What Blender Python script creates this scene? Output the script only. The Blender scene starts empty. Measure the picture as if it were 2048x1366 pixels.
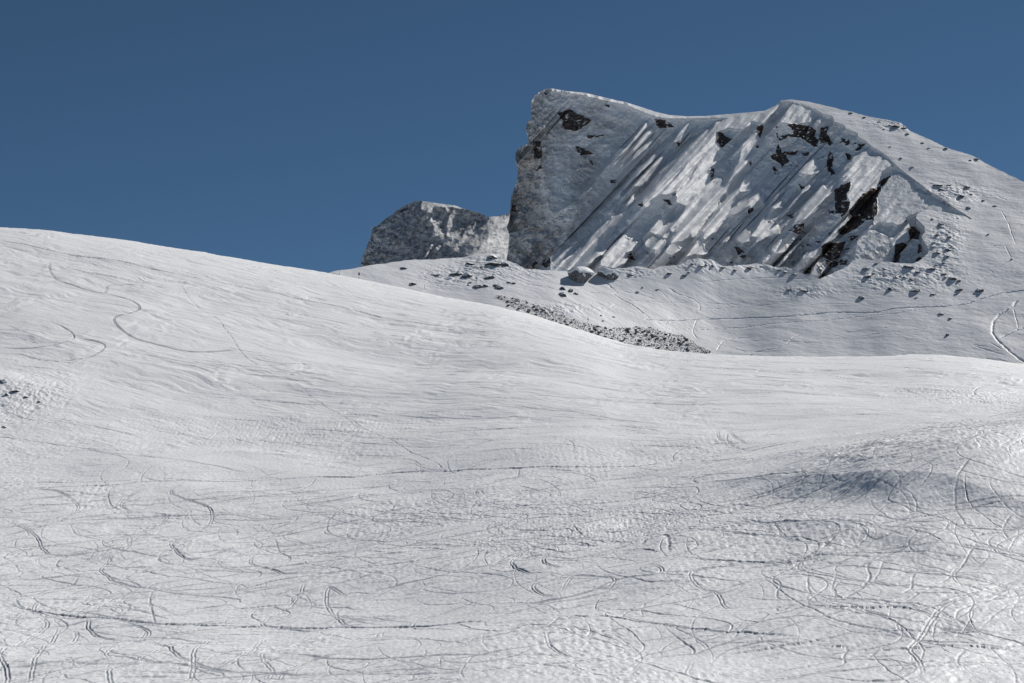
import bpy, bmesh, math, random
import numpy as np
from mathutils import Vector
random.seed(7)
SC = bpy.context.scene
COL = SC.collection
R = math.radians

# ------------------------------------------------------------------ camera, sky, sun, exposure
FPX = 3822.0
PITCH = R(8.0)
SUN_EL, SUN_AZ = R(42.0), R(50.0)          # azimuth measured from the view direction (+Y) towards +X
cd = bpy.data.cameras.new('camera')
cam = bpy.data.objects.new('camera', cd)
COL.objects.link(cam)
cd.sensor_width = 36.0
cd.lens = 36.0 * FPX / 2048.0
cd.clip_start = 0.5
cd.clip_end = 20000
cam.location = (0, 0, 0)
cam.rotation_euler = (R(90) + PITCH, 0, 0)
SC.camera = cam

w = bpy.data.worlds.new('World')
SC.world = w
w.use_nodes = True
nt = w.node_tree
sky = nt.nodes.new('ShaderNodeTexSky')
sky.sky_type = 'NISHITA'
sky.sun_disc = False
sky.sun_elevation = SUN_EL
sky.sun_rotation = SUN_AZ
sky.altitude = 3200
sky.air_density = 0.6
sky.dust_density = 0.0
sky.ozone_density = 4.0
bg = nt.nodes['Background']
bg.inputs[1].default_value = 0.055
tint = nt.nodes.new('ShaderNodeMixRGB'); tint.blend_type = 'MULTIPLY'; tint.inputs['Fac'].default_value = 1.0; tint.inputs['Color2'].default_value = (0.92, 1.11, 1.02, 1)
nt.links.new(sky.outputs[0], tint.inputs['Color1']); nt.links.new(tint.outputs[0], bg.inputs[0])

sd = bpy.data.lights.new('sun', 'SUN')
sd.energy = 5.0
sd.angle = R(0.53)
sd.color = (1.0, 0.955, 0.89)
sun = bpy.data.objects.new('sun', sd)
COL.objects.link(sun)
SV = np.array([math.sin(SUN_AZ) * math.cos(SUN_EL), math.cos(SUN_AZ) * math.cos(SUN_EL), math.sin(SUN_EL)])
sun.rotation_euler = Vector(-SV).to_track_quat('-Z', 'Y').to_euler()
sun.location = (500, 500, 900)
SC.view_settings.view_transform = 'Standard'
SC.view_settings.look = 'None'
SC.view_settings.exposure = 0.0

# ------------------------------------------------------------------ helpers
CP, SP = math.cos(PITCH), math.sin(PITCH)
def ray(px, py):
    """direction through a point of the 2048 frame, as (X/Y, Z/Y)"""
    xc = (np.asarray(px, float) - 1024.0) / FPX
    yc = (683.0 - np.asarray(py, float)) / FPX
    d = CP - yc * SP
    return xc / d, (SP + yc * CP) / d
def at(px, py, Y):
    a, e = ray(px, py)
    Y = np.asarray(Y, float)
    return np.stack([a * Y, Y + 0 * a, e * Y], -1)

_rng = np.random.RandomState(3)
_perm = _rng.permutation(256).astype(np.int32)
_perm = np.concatenate([_perm, _perm])
_ang = _rng.rand(256) * 2 * np.pi
_gx, _gy = np.cos(_ang).astype(np.float32), np.sin(_ang).astype(np.float32)
def noise(x, y, seed=0):
    x = np.asarray(x, np.float32) + np.float32(seed * 17.31 + 1000)
    y = np.asarray(y, np.float32) + np.float32(seed * 9.73 + 1000)
    x, y = np.broadcast_arrays(x, y)
    fx, fy = np.floor(x), np.floor(y)
    xi, yi = fx.astype(np.int32) & 255, fy.astype(np.int32) & 255
    x0, y0 = x - fx, y - fy
    u = x0 * x0 * x0 * (x0 * (x0 * 6 - 15) + 10)
    v = y0 * y0 * y0 * (y0 * (y0 * 6 - 15) + 10)
    A, B = _perm[xi], _perm[xi + 1]
    def g(p, dx, dy):
        h = _perm[p]
        return _gx[h] * dx + _gy[h] * dy
    n00 = g(A + yi, x0, y0); n10 = g(B + yi, x0 - 1, y0)
    n01 = g(A + yi + 1, x0, y0 - 1); n11 = g(B + yi + 1, x0 - 1, y0 - 1)
    a = n00 + u * (n10 - n00)
    b = n01 + u * (n11 - n01)
    return (a + v * (b - a)) * 1.5
def fbm(x, y, seed=0, octv=4, gain=0.5):
    s, amp = 0.0, 1.0
    for k in range(octv):
        s = s + amp * noise(x * 2 ** k, y * 2 ** k, seed + k * 3)
        amp *= gain
    return s
def ridged(x, y, seed=0, octv=3):
    s, amp = 0.0, 1.0
    for k in range(octv):
        s = s + amp * (1 - 2 * np.abs(noise(x * 2 ** k, y * 2 ** k, seed + k * 5)))
        amp *= 0.5
    return s
def sstep(a, b, x):
    t = np.clip((x - a) / (b - a), 0, 1)
    return t * t * (3 - 2 * t)
def poly_interp(pts, x):
    p = np.array(pts, float)
    return np.interp(x, p[:, 0], p[:, 1])
def smooth1d(v, n):
    k = np.hanning(n + 2)[1:-1]; k /= k.sum()
    vp = np.pad(v, (n // 2, n - 1 - n // 2), mode='edge')
    return np.convolve(vp, k, 'valid')
def tps(ctrl):
    """thin plate spline through (px, py, Y); interpolates 1/Y so that flat slopes stay flat"""
    c = np.array(ctrl, float)
    X = c[:, :2] / 500.0
    f = 1000.0 / c[:, 2]
    n = len(c)
    d2 = ((X[:, None] - X[None]) ** 2).sum(-1)
    K = 0.5 * d2 * np.log(d2 + 1e-12) + np.eye(n) * 2e-3
    Pm = np.concatenate([np.ones((n, 1)), X], 1)
    M = np.block([[K, Pm], [Pm.T, np.zeros((3, 3))]])
    s = np.linalg.solve(M, np.concatenate([f, np.zeros(3)]))
    def ev(px, py):
        x, y = np.broadcast_arrays(np.asarray(px, float) / 500.0, np.asarray(py, float) / 500.0)
        o = s[n] + s[n + 1] * x + s[n + 2] * y
        for k in range(n):
            r2 = (x - X[k, 0]) ** 2 + (y - X[k, 1]) ** 2
            o = o + s[k] * 0.5 * r2 * np.log(r2 + 1e-12)
        return 1000.0 / o
    return ev

def resample(pts, n):
    p = np.array(pts, float); d = np.concatenate([[0], np.cumsum(np.hypot(*np.diff(p, axis=0).T))])
    s = np.linspace(0, d[-1], n)
    return np.stack([np.interp(s, d, p[:, 0]), np.interp(s, d, p[:, 1])], -1)

def bil(G, col, row):
    c0_ = np.clip(np.floor(col).astype(int), 0, G.shape[1] - 2); r0 = np.clip(np.floor(row).astype(int), 0, G.shape[0] - 2)
    fc, fr = col - c0_, row - r0
    return (G[r0, c0_] * (1 - fc) + G[r0, c0_ + 1] * fc) * (1 - fr) + (G[r0 + 1, c0_] * (1 - fc) + G[r0 + 1, c0_ + 1] * fc) * fr

def grid_mesh(name, P, mats, keep=None, mat_idx=None, attrs=None, parent=None, normals=None):
    Rr, Cc = P.shape[:2]
    idx = np.arange(Rr * Cc, dtype=np.int32).reshape(Rr, Cc)
    q = np.stack([idx[:-1, :-1], idx[:-1, 1:], idx[1:, 1:], idx[1:, :-1]], -1).reshape(-1, 4)
    if keep is not None:
        kk = keep.reshape(-1)
        q = q[kk]
        if mat_idx is not None: mat_idx = mat_idx.reshape(-1)[kk]
    used = np.zeros(Rr * Cc, bool); used[q.reshape(-1)] = True
    remap = np.cumsum(used) - 1
    q = remap[q].astype(np.int32)
    V = P.reshape(-1, 3)[used]
    me = bpy.data.meshes.new(name)
    me.vertices.add(len(V)); me.vertices.foreach_set('co', V.astype(np.float32).ravel())
    me.loops.add(len(q) * 4); me.loops.foreach_set('vertex_index', q.ravel())
    me.polygons.add(len(q)); me.polygons.foreach_set('loop_start', np.arange(0, len(q) * 4, 4, dtype=np.int32))
    for m in mats: me.materials.append(m)
    if mat_idx is not None: me.polygons.foreach_set('material_index', mat_idx.astype(np.int32).ravel())
    for an, av in (attrs or {}).items():
        A = me.attributes.new(an, 'FLOAT', 'POINT')
        A.data.foreach_set('value', np.broadcast_to(av, (Rr, Cc)).reshape(-1)[used].astype(np.float32))
    me.update(calc_edges=True)
    if normals is not None: me.normals_split_custom_set_from_vertices(normals.reshape(-1, 3)[used].astype(np.float32))
    o = bpy.data.objects.new(name, me)
    COL.objects.link(o)
    if parent: o.parent = parent
    return o
def tag(o, label=None, cat=None, group=None, kind=None):
    if label: o['label'] = label
    if cat: o['category'] = cat
    if group: o['group'] = group
    if kind: o['kind'] = kind
    return o

# ------------------------------------------------------------------ materials
def new_mat(name):
    m = bpy.data.materials.new(name); m.use_nodes = True
    return m, m.node_tree.nodes, m.node_tree.links, m.node_tree.nodes['Principled BSDF']
def snow_mat(name, col=(0.80, 0.81, 0.83), rough=0.5, spec=0.5, scale=1.0, bump=0.25, groove_grey=False):
    m, N, L, b = new_mat(name)
    tc = N.new('ShaderNodeTexCoord')
    n1 = N.new('ShaderNodeTexNoise'); n1.inputs['Scale'].default_value = 0.9 * scale; n1.inputs['Detail'].default_value = 8
    n1.inputs['Roughness'].default_value = 0.65
    L.new(tc.outputs['Object'], n1.inputs['Vector'])
    n2 = N.new('ShaderNodeTexNoise'); n2.inputs['Scale'].default_value = 0.035 * scale; n2.inputs['Detail'].default_value = 5
    L.new(tc.outputs['Object'], n2.inputs['Vector'])
    cr = N.new('ShaderNodeValToRGB')
    cr.color_ramp.elements[0].position = 0.3; cr.color_ramp.elements[1].position = 0.7
    cr.color_ramp.elements[0].color = (col[0] * 0.93, col[1] * 0.94, col[2] * 0.96, 1)
    cr.color_ramp.elements[1].color = (*col, 1)
    L.new(n2.outputs['Fac'], cr.inputs['Fac'])
    if groove_grey:                                   # base colour turns greyer along the pressed grooves, most where they are deep
        sa = N.new('ShaderNodeAttribute'); sa.attribute_name = 'groove_grey'
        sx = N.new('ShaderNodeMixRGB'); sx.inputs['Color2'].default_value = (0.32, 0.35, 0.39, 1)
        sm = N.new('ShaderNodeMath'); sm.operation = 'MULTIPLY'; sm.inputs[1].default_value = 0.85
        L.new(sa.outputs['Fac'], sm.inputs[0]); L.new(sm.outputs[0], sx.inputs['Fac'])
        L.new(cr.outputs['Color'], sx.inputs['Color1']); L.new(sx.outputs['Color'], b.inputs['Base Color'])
    else:
        L.new(cr.outputs['Color'], b.inputs['Base Color'])
    b.inputs['Roughness'].default_value = rough
    b.inputs['Specular IOR Level'].default_value = spec
    bp = N.new('ShaderNodeBump'); bp.inputs['Strength'].default_value = bump; bp.inputs['Distance'].default_value = 0.35
    L.new(n1.outputs['Fac'], bp.inputs['Height'])
    L.new(bp.outputs['Normal'], b.inputs['Normal'])
    return m
def rock_snow_mat(name, rock=(0.06, 0.05, 0.046), rock2=(0.15, 0.122, 0.105), snow=(0.80, 0.81, 0.83), scale=0.25, red=True, rimecol=(0.27, 0.25, 0.235)):
    """snow with bare rock wherever the 'rock' attribute says the cliff is bare, thin rime where 'rime' says so"""
    m, N, L, b = new_mat(name)
    tc = N.new('ShaderNodeTexCoord')
    at_ = N.new('ShaderNodeAttribute'); at_.attribute_name = 'rock'
    ar_ = N.new('ShaderNodeAttribute'); ar_.attribute_name = 'rime'
    n1 = N.new('ShaderNodeTexNoise'); n1.inputs['Scale'].default_value = scale * 1.5; n1.inputs['Detail'].default_value = 10; n1.inputs['Roughness'].default_value = 0.7
    L.new(tc.outputs['Object'], n1.inputs['Vector'])
    n3 = N.new('ShaderNodeTexNoise'); n3.inputs['Scale'].default_value = scale * 0.35; n3.inputs['Detail'].default_value = 6
    L.new(tc.outputs['Object'], n3.inputs['Vector'])
    rc = N.new('ShaderNodeValToRGB')
    e = rc.color_ramp.elements
    e[0].position = 0.35; e[0].color = (rock[0] * 0.45, rock[1] * 0.45, rock[2] * 0.5, 1)
    e[1].position = 0.62; e[1].color = (*rock2, 1)
    x = e.new(0.5); x.color = (*rock, 1)
    L.new(n1.outputs['Fac'], rc.inputs['Fac'])
    rr = N.new('ShaderNodeMixRGB'); rr.inputs['Color2'].default_value = (0.13, 0.055, 0.04, 1)
    mr = N.new('ShaderNodeMapRange'); mr.inputs['From Min'].default_value = 0.54; mr.inputs['From Max'].default_value = 0.66
    mr.inputs['To Max'].default_value = 0.55 if red else 0.0
    L.new(n3.outputs['Fac'], mr.inputs['Value']); L.new(mr.outputs[0], rr.inputs['Fac']); L.new(rc.outputs['Color'], rr.inputs['Color1'])
    # thin rime over rock: grey-brown mottling
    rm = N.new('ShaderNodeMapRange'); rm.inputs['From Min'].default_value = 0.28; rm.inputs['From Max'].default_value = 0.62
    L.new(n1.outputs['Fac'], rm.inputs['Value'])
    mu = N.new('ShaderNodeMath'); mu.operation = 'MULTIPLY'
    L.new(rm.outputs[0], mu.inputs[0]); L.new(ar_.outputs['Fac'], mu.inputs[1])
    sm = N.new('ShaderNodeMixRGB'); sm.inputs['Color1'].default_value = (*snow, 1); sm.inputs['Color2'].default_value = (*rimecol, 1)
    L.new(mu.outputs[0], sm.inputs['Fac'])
    # rock / snow edge, broken up by fine noise
    ad = N.new('ShaderNodeMath'); ad.operation = 'MULTIPLY_ADD'; ad.inputs[1].default_value = 0.9
    L.new(n1.outputs['Fac'], ad.inputs[0]); L.new(at_.outputs['Fac'], ad.inputs[2])
    th = N.new('ShaderNodeMapRange'); th.inputs['From Min'].default_value = 0.94; th.inputs['From Max'].default_value = 1.0
    L.new(ad.outputs[0], th.inputs['Value'])
    mx = N.new('ShaderNodeMixRGB'); L.new(th.outputs[0], mx.inputs['Fac'])
    L.new(sm.outputs['Color'], mx.inputs['Color1']); L.new(rr.outputs['Color'], mx.inputs['Color2'])
    L.new(mx.outputs['Color'], b.inputs['Base Color'])
    b.inputs['Roughness'].default_value = 0.75; b.inputs['Specular IOR Level'].default_value = 0.25
    bp = N.new('ShaderNodeBump'); bp.inputs['Strength'].default_value = 0.45; bp.inputs['Distance'].default_value = 0.7
    L.new(n1.outputs['Fac'], bp.inputs['Height']); L.new(bp.outputs['Normal'], b.inputs['Normal'])
    return m
def stone_mat(name, snow_at=0.62, dark=(0.022, 0.022, 0.026), light=(0.10, 0.095, 0.09)):
    """dark stone, snow lying on what faces up"""
    m, N, L, b = new_mat(name)
    tc = N.new('ShaderNodeTexCoord'); ge = N.new('ShaderNodeNewGeometry'); sx = N.new('ShaderNodeSeparateXYZ')
    L.new(ge.outputs['Normal'], sx.inputs[0])
    n1 = N.new('ShaderNodeTexNoise'); n1.inputs['Scale'].default_value = 1.1; n1.inputs['Detail'].default_value = 8
    L.new(ge.outputs['Position'], n1.inputs['Vector'])
    rc = N.new('ShaderNodeValToRGB')
    rc.color_ramp.elements[0].position = 0.3; rc.color_ramp.elements[0].color = (*dark, 1)
    rc.color_ramp.elements[1].position = 0.7; rc.color_ramp.elements[1].color = (*light, 1)
    L.new(n1.outputs['Fac'], rc.inputs['Fac'])
    ad = N.new('ShaderNodeMath'); ad.operation = 'MULTIPLY_ADD'; ad.inputs[1].default_value = 0.5
    L.new(n1.outputs['Fac'], ad.inputs[0]); L.new(sx.outputs['Z'], ad.inputs[2])
    th = N.new('ShaderNodeMapRange'); th.inputs['From Min'].default_value = snow_at + 0.22; th.inputs['From Max'].default_value = snow_at + 0.3
    L.new(ad.outputs[0], th.inputs['Value'])
    mx = N.new('ShaderNodeMixRGB'); mx.inputs['Color2'].default_value = (0.8, 0.81, 0.83, 1)
    L.new(th.outputs[0], mx.inputs['Fac']); L.new(rc.outputs['Color'], mx.inputs['Color1'])
    L.new(mx.outputs['Color'], b.inputs['Base Color'])
    b.inputs['Roughness'].default_value = 0.8
    bp = N.new('ShaderNodeBump'); bp.inputs['Strength'].default_value = 0.5; bp.inputs['Distance'].default_value = 0.4
    L.new(n1.outputs['Fac'], bp.inputs['Height']); L.new(bp.outputs['Normal'], b.inputs['Normal'])
    return m
M_SNOW = snow_mat('glazed_snow', col=(0.755, 0.765, 0.785), rough=0.52, spec=0.22, scale=1.0, bump=0.5, groove_grey=True)
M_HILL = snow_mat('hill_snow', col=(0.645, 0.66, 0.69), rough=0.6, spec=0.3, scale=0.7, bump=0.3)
M_CLIFF = rock_snow_mat('cliff_rock_and_snow')
M_REAR = rock_snow_mat('rear_rock_and_rime', rock=(0.11, 0.105, 0.10), rock2=(0.17, 0.16, 0.15), red=False, rimecol=(0.16, 0.155, 0.15))
M_STONE = stone_mat('dark_stone', 0.42)
M_RUBBLE = stone_mat('rubble_stone', 1.0)

# ------------------------------------------------------------------ snow slope in front (polar height field around the photographer)
A_CREST = [(-900, 420), (-400, 436), (0, 454), (100, 461), (250, 480), (400, 504), (550, 530), (650, 546), (700, 554), (800, 575), (900, 597),
           (1000, 613), (1060, 629), (1100, 641), (1150, 656), (1250, 688), (1330, 701), (1420, 707), (1500, 711), (1650, 714.5), (1750, 713),
           (1850, 709), (1950, 715), (2048, 728), (2400, 765), (2900, 800)]
A_DIST = [(-900, 800), (0, 775), (650, 800), (800, 785), (1000, 755), (1250, 715), (1420, 700), (1700, 690), (2048, 690), (2900, 690)]
YB, EB = 243.0, -0.0435
NC = 1900
a_core = np.linspace(-0.285, 0.285, 1900)
a_cols = np.concatenate([np.linspace(-0.62, -0.286, 130), a_core, np.linspace(0.286, 0.62, 130)])
pxs = np.arange(-1600, 3700, 4.0)
cr_y = smooth1d(np.interp(pxs, *np.array(A_CREST, float).T), 19)
ca, ce = ray(pxs, cr_y)
cY = smooth1d(np.interp(pxs, *np.array(A_DIST, float).T), 161)
e_c = np.interp(a_cols, ca, ce)
Y_c = np.interp(a_cols, ca, cY)
tt = np.linspace(0, 1, 500)
s0 = 0.150 + 0.16 * sstep(-0.2, 0.32, a_cols)
wS = sstep(0, 0.6, tt)
tr = 0.80
bl = sstep(tr, 1.0, tt)
z_b = EB * YB
def integ(f):                       # cumulative integral over t
    c = np.concatenate([[0], np.cumsum((f[1:] + f[:-1]) * 0.5)]) * (tt[1] - tt[0])
    return c
cS = integ(wS * (1 - bl)); c0 = integ((1 - wS) * (1 - bl)); cE = integ(bl)
dY = Y_c - YB
S = ((e_c * Y_c - z_b) / dY - s0 * c0[-1] - e_c * cE[-1]) / cS[-1]
NR = 1500
wrow = np.linspace(0, 1, NR)
YA = np.zeros((NR, len(a_cols)))
for j in range(len(a_cols)):
    Yt = YB + dY[j] * tt
    zt = z_b + dY[j] * (s0[j] * c0 + S[j] * cS + e_c[j] * cE)
    et = np.maximum.accumulate(zt / Yt + tt * 1e-9)
    YA[:, j] = np.interp(EB + (e_c[j] - EB) * wrow, et, Yt)
ZA = YA * (EB + (e_c[None, :] - EB) * wrow[:, None])
# near ground, down to and past the photographer, and the far side of the crest
nearY = np.linspace(-60, YB, 60)[:-1]
tn = np.clip(nearY / YB, 0, 1)
nearZ = np.where(nearY < 0, -1.7, -1.7 + (z_b + 1.7) * sstep(0, 1, tn) - 7.0 * np.sin(np.pi * tn) ** 2 + 0)
YN = np.repeat(nearY[:, None], len(a_cols), 1)
ZN = np.repeat(nearZ[:, None], len(a_cols), 1)
dB = np.array([3, 7, 12, 18, 26, 36, 50, 70, 100, 140.0])
YBk = Y_c[None] + dB[:, None]
ZBk = e_c[None] * Y_c[None] + e_c[None] * dB[:, None] - 0.0022 * dB[:, None] ** 2
YA = np.concatenate([YN, YA, YBk]); ZA = np.concatenate([ZN, ZA, ZBk])
n_near = len(nearY)
# columns fan out from the photographer; near him they keep a minimum width
XA = a_cols[None, :] * np.maximum(YA, 0) + a_cols[None, :] * 160 * (1 - sstep(0, 200, YA))

def a_lookup(px, py):
    """grid column and row (float) of a photo point on the front slope"""
    a, e = ray(px, py)
    col = np.interp(a, a_cols, np.arange(len(a_cols)))
    ec = np.interp(a, a_cols, e_c)
    row = n_near + np.clip((e - EB) / (ec - EB), 0, 1) * (NR - 1)
    return col, row
def a_world(px, py):
    c, r = a_lookup(px, py)
    return bil(XA, c, r), bil(YA, c, r)

X32, Y32 = XA.astype(np.float32), YA.astype(np.float32)
H = np.zeros_like(X32)
far_w = sstep(380, 560, Y32)
# broad swells, then wind ripples (sastrugi) running with the slope
crestfade = 1 - sstep(0.93, 1.0, np.concatenate([np.zeros(n_near), wrow, np.ones(len(dB))]))[:, None]
H += 1.3 * fbm(X32 / 95, Y32 / 80, 1, 3) * (0.25 + 0.75 * crestfade)
def rot(th):
    c, s = math.cos(th), math.sin(th)
    return X32 * c + Y32 * s, -X32 * s + Y32 * c
u1, v1 = rot(R(28)); u2, v2 = rot(R(-22))
wpx = 2.2 * fbm(X32 / 17, Y32 / 15, 41, 2); wpy = 1.6 * fbm(X32 / 15, Y32 / 17, 45, 2)
u1, v1, u2, v2 = u1 + wpx, v1 + wpy, u2 + 2 * wpx, v2 + 2 * wpy
H += 0.85 * fbm(u1 / 46, v1 / 19, 2, 2) * (1 - 0.5 * far_w) * crestfade + far_w * 0.5 * fbm(u2 / 70, v2 / 24, 5, 2) * crestfade
patch = sstep(-0.05, 0.5, fbm(X32 / 34, Y32 / 40, 23, 3)); smo = 1 - 0.55 * sstep(0.0, 0.5, fbm(X32 / 50, Y32 / 36, 29, 2))
H += smo * ((1 - far_w) * 0.20 * fbm(u1 / 11, v1 / 3.4, 11, 4, 0.55) + far_w * 0.28 * fbm(u2 / 24, v2 / 6.0, 14, 4, 0.55))
H += smo * ((1 - far_w) * 0.055 * ridged(u1 / 6, v1 / 1.6, 17, 2) + far_w * 0.07 * ridged(u2 / 9, v2 / 2.4, 19, 2))
H += patch * (1 - far_w) * (0.08 * noise(X32 / 1.1, Y32 / 1.7, 25) + 0.06 * ridged(X32 / 1.5, Y32 / 1.9, 26, 2)) + patch * far_w * 0.16 * fbm(u2 / 3.6, v2 / 6.5, 28, 2) + 0.035 * (1 - far_w) * noise(X32 / 0.7, Y32 / 0.9, 27)
def bump(px, py, dx, rx, ry, th=0.0, pw=1.0):
    x, y = a_world(np.array([px]), np.array([py]))
    c, s = math.cos(th), math.sin(th)
    ux, uy = (X32 - x[0]), (Y32 - y[0])
    p, q = (ux * c + uy * s) / rx, (-ux * s + uy * c) / ry
    return dx * np.exp(-(p * p + q * q) ** pw)
# knoll with a hollow at the right, shallow trough under the crest, rough step at the far left
def step(px, py, A, wid, th, along, fall):
    """bank that rises from the lower left to the upper right and then eases off"""
    x, y = a_world(np.array([px]), np.array([py]))
    c, s_ = math.cos(th), math.sin(th)
    p = (X32 - x[0]) * c + (Y32 - y[0]) * s_ + 0.8 * wpx; q = -(X32 - x[0]) * s_ + (Y32 - y[0]) * c
    p = np.where(p > 0, p * 0.42, p)
    return A * (0.5 + 0.5 * np.tanh(p / wid)) * np.exp(-(q / along) ** 2) * np.exp(-np.maximum(p, 0) ** 2 / (0.42 * fall) ** 2)
H += step(1735, 1012, 8.0, 8.2, R(42), 34, 220) + step(1720, 1085, 4.0, 8, R(38), 32, 200)
hol = bump(1735, 975, 1.0, 11, 20, R(10))
H += hol * 0.38 * ridged(u1 / 9, v1 / 3.2, 31, 3)
H -= bump(850, 722, 2.6, 55, 16, R(-30))
H += bump(640, 770, 0.9, 60, 14, R(-10))
H += bump(-20, 770, 2.4, 14, 12) - bump(10, 850, 1.2, 14, 16)
lft = bump(40, 800, 1.0, 12, 26)
H += lft * 0.20 * ridged(X32 / 2.2, Y32 / 3.0, 33, 3)
cho = bump(1930, 785, 1.0, 16, 26)
H += cho * 0.22 * ridged(X32 / 1.4, Y32 / 2.4, 35, 3)
mid = bump(1250, 1060, 1.0, 30, 22) + bump(560, 860, 0.8, 40, 18)
H += mid * 0.10 * ridged(X32 / 1.2, Y32 / 1.8, 37, 2)

# ---- tracks: grooves pressed into the snow along ground paths
DEP = np.zeros_like(H)
acol_n = len(a_cols)
def press(wx, wy, width, depth, berm=0.35, dots=0.0, side=0.0, seed=0):
    seg = np.hypot(np.diff(wx), np.diff(wy)); L = np.concatenate([[0], np.cumsum(seg)])
    n = max(int(L[-1] / 0.18), 4)
    s = np.linspace(0, L[-1], n)
    x, y = np.interp(s, L, wx), np.interp(s, L, wy)
    x = x + 0.12 * noise(s / 3.0, s * 0, seed + 50); y = y + 0.25 * noise(s / 4.0, s * 0, seed + 60)
    col = np.interp(x / y, a_cols, np.arange(acol_n))
    ci = np.round(col).astype(int)
    # row by bisection in that column
    lo = np.full(n, n_near); hi = np.full(n, n_near + NR - 1)
    for _ in range(12):
        m = (lo + hi) // 2
        g = YA[m, ci] < y
        lo = np.where(g, m, lo); hi = np.where(g, hi, m)
    ok = (y > YB + 1) & (y < Y_c[ci] - 1) & (ci > 6) & (ci < acol_n - 7)
    ci, lo, x, y, s = ci[ok], lo[ok], x[ok], y[ok], s[ok]
    if len(s) < 8: return
    amp = np.clip(0.75 + 0.5 * noise(s / 9.0, s * 0, seed), 0.15, 1.3)
    fade = np.clip(np.minimum(s, s.max() - s) / 6.0, 0, 1)
    amp = amp * fade * 0.8
    tx, ty = np.gradient(x), np.gradient(y)
    acr = np.abs(tx) / (np.hypot(tx, ty) + 1e-9)
    wloc = width * (0.42 + 0.55 * acr ** 2)
    if dots: amp = amp * (1 - dots + dots * 2.2 * (noise(s / 0.55, s * 0, seed + 3) + 0.5 * noise(s / 6, s * 0, seed + 5) > 0.05))
    best = {}
    rr = 5; cc = 6
    near_d = np.full(H.shape, 9e9, np.float32) if False else None
    ridx, cidx, dist, am, wl_ = [], [], [], [], []
    for dr in range(-rr, rr + 1):
        for dc in range(-cc, cc + 1):
            r_, c_ = np.clip(lo + dr, 0, H.shape[0] - 1), ci + dc
            d = np.hypot(X32[r_, c_] - x, Y32[r_, c_] - y)
            k = d < wloc * 2.8
            ridx.append(r_[k]); cidx.append(c_[k]); dist.append(d[k]); am.append(amp[k]); wl_.append(wloc[k])
    r_ = np.concatenate(ridx); c_ = np.concatenate(cidx); d = np.concatenate(dist); a_ = np.concatenate(am); w_ = np.concatenate(wl_)
    if len(d) == 0: return
    flat = r_ * acol_n + c_
    o = np.lexsort((d, flat))
    flat, d, a_, w_ = flat[o], d[o], a_[o], w_[o]
    first = np.concatenate([[True], flat[1:] != flat[:-1]])
    flat, d, a_, w_ = flat[first], d[first], a_[first], w_[first]
    prof = a_ * depth * (-np.exp(-(d / w_) ** 2.5) * 0.85 + berm * 0.25 * np.exp(-((d - 1.6 * w_) / (0.6 * w_)) ** 2))
    D = DEP.reshape(-1)
    cur = D[flat]
    D[flat] = np.where(prof < 0, np.minimum(cur, prof), np.where(cur < 0, cur, np.maximum(cur, prof)))
def curve(pts, n=60):
    """Catmull-Rom through photo points -> ground path"""
    p = np.array(pts, float)
    p = np.concatenate([[2 * p[0] - p[1]], p, [2 * p[-1] - p[-2]]])
    out = []
    for i in range(1, len(p) - 2):
        t = np.linspace(0, 1, 12, endpoint=False)[:, None]
        a, b, c, d = p[i - 1], p[i], p[i + 1], p[i + 2]
        out.append(0.5 * (2 * b + (c - a) * t + (2 * a - 5 * b + 4 * c - d) * t ** 2 + (3 * b - a - 3 * c + d) * t ** 3))
    q = np.concatenate(out + [p[-2:-1]])
    return a_world(q[:, 0], q[:, 1])
def z4(ox, oy, s, pts): return [(ox + x / s, oy + y / s) for x, y in pts]
BL = lambda pts: z4(0, 900, 2.926, pts)         # traced in an enlargement of the lower left
BR = lambda pts: z4(1448, 820, 2.5017, pts)     # ... lower right
BM = lambda pts: z4(1024, 800, 2.0, pts)        # ... lower middle
UL = lambda pts: z4(0, 430, 2.906, pts)         # ... upper left
UR = lambda pts: z4(1450, 500, 3.425, pts)      # ... upper right
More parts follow.
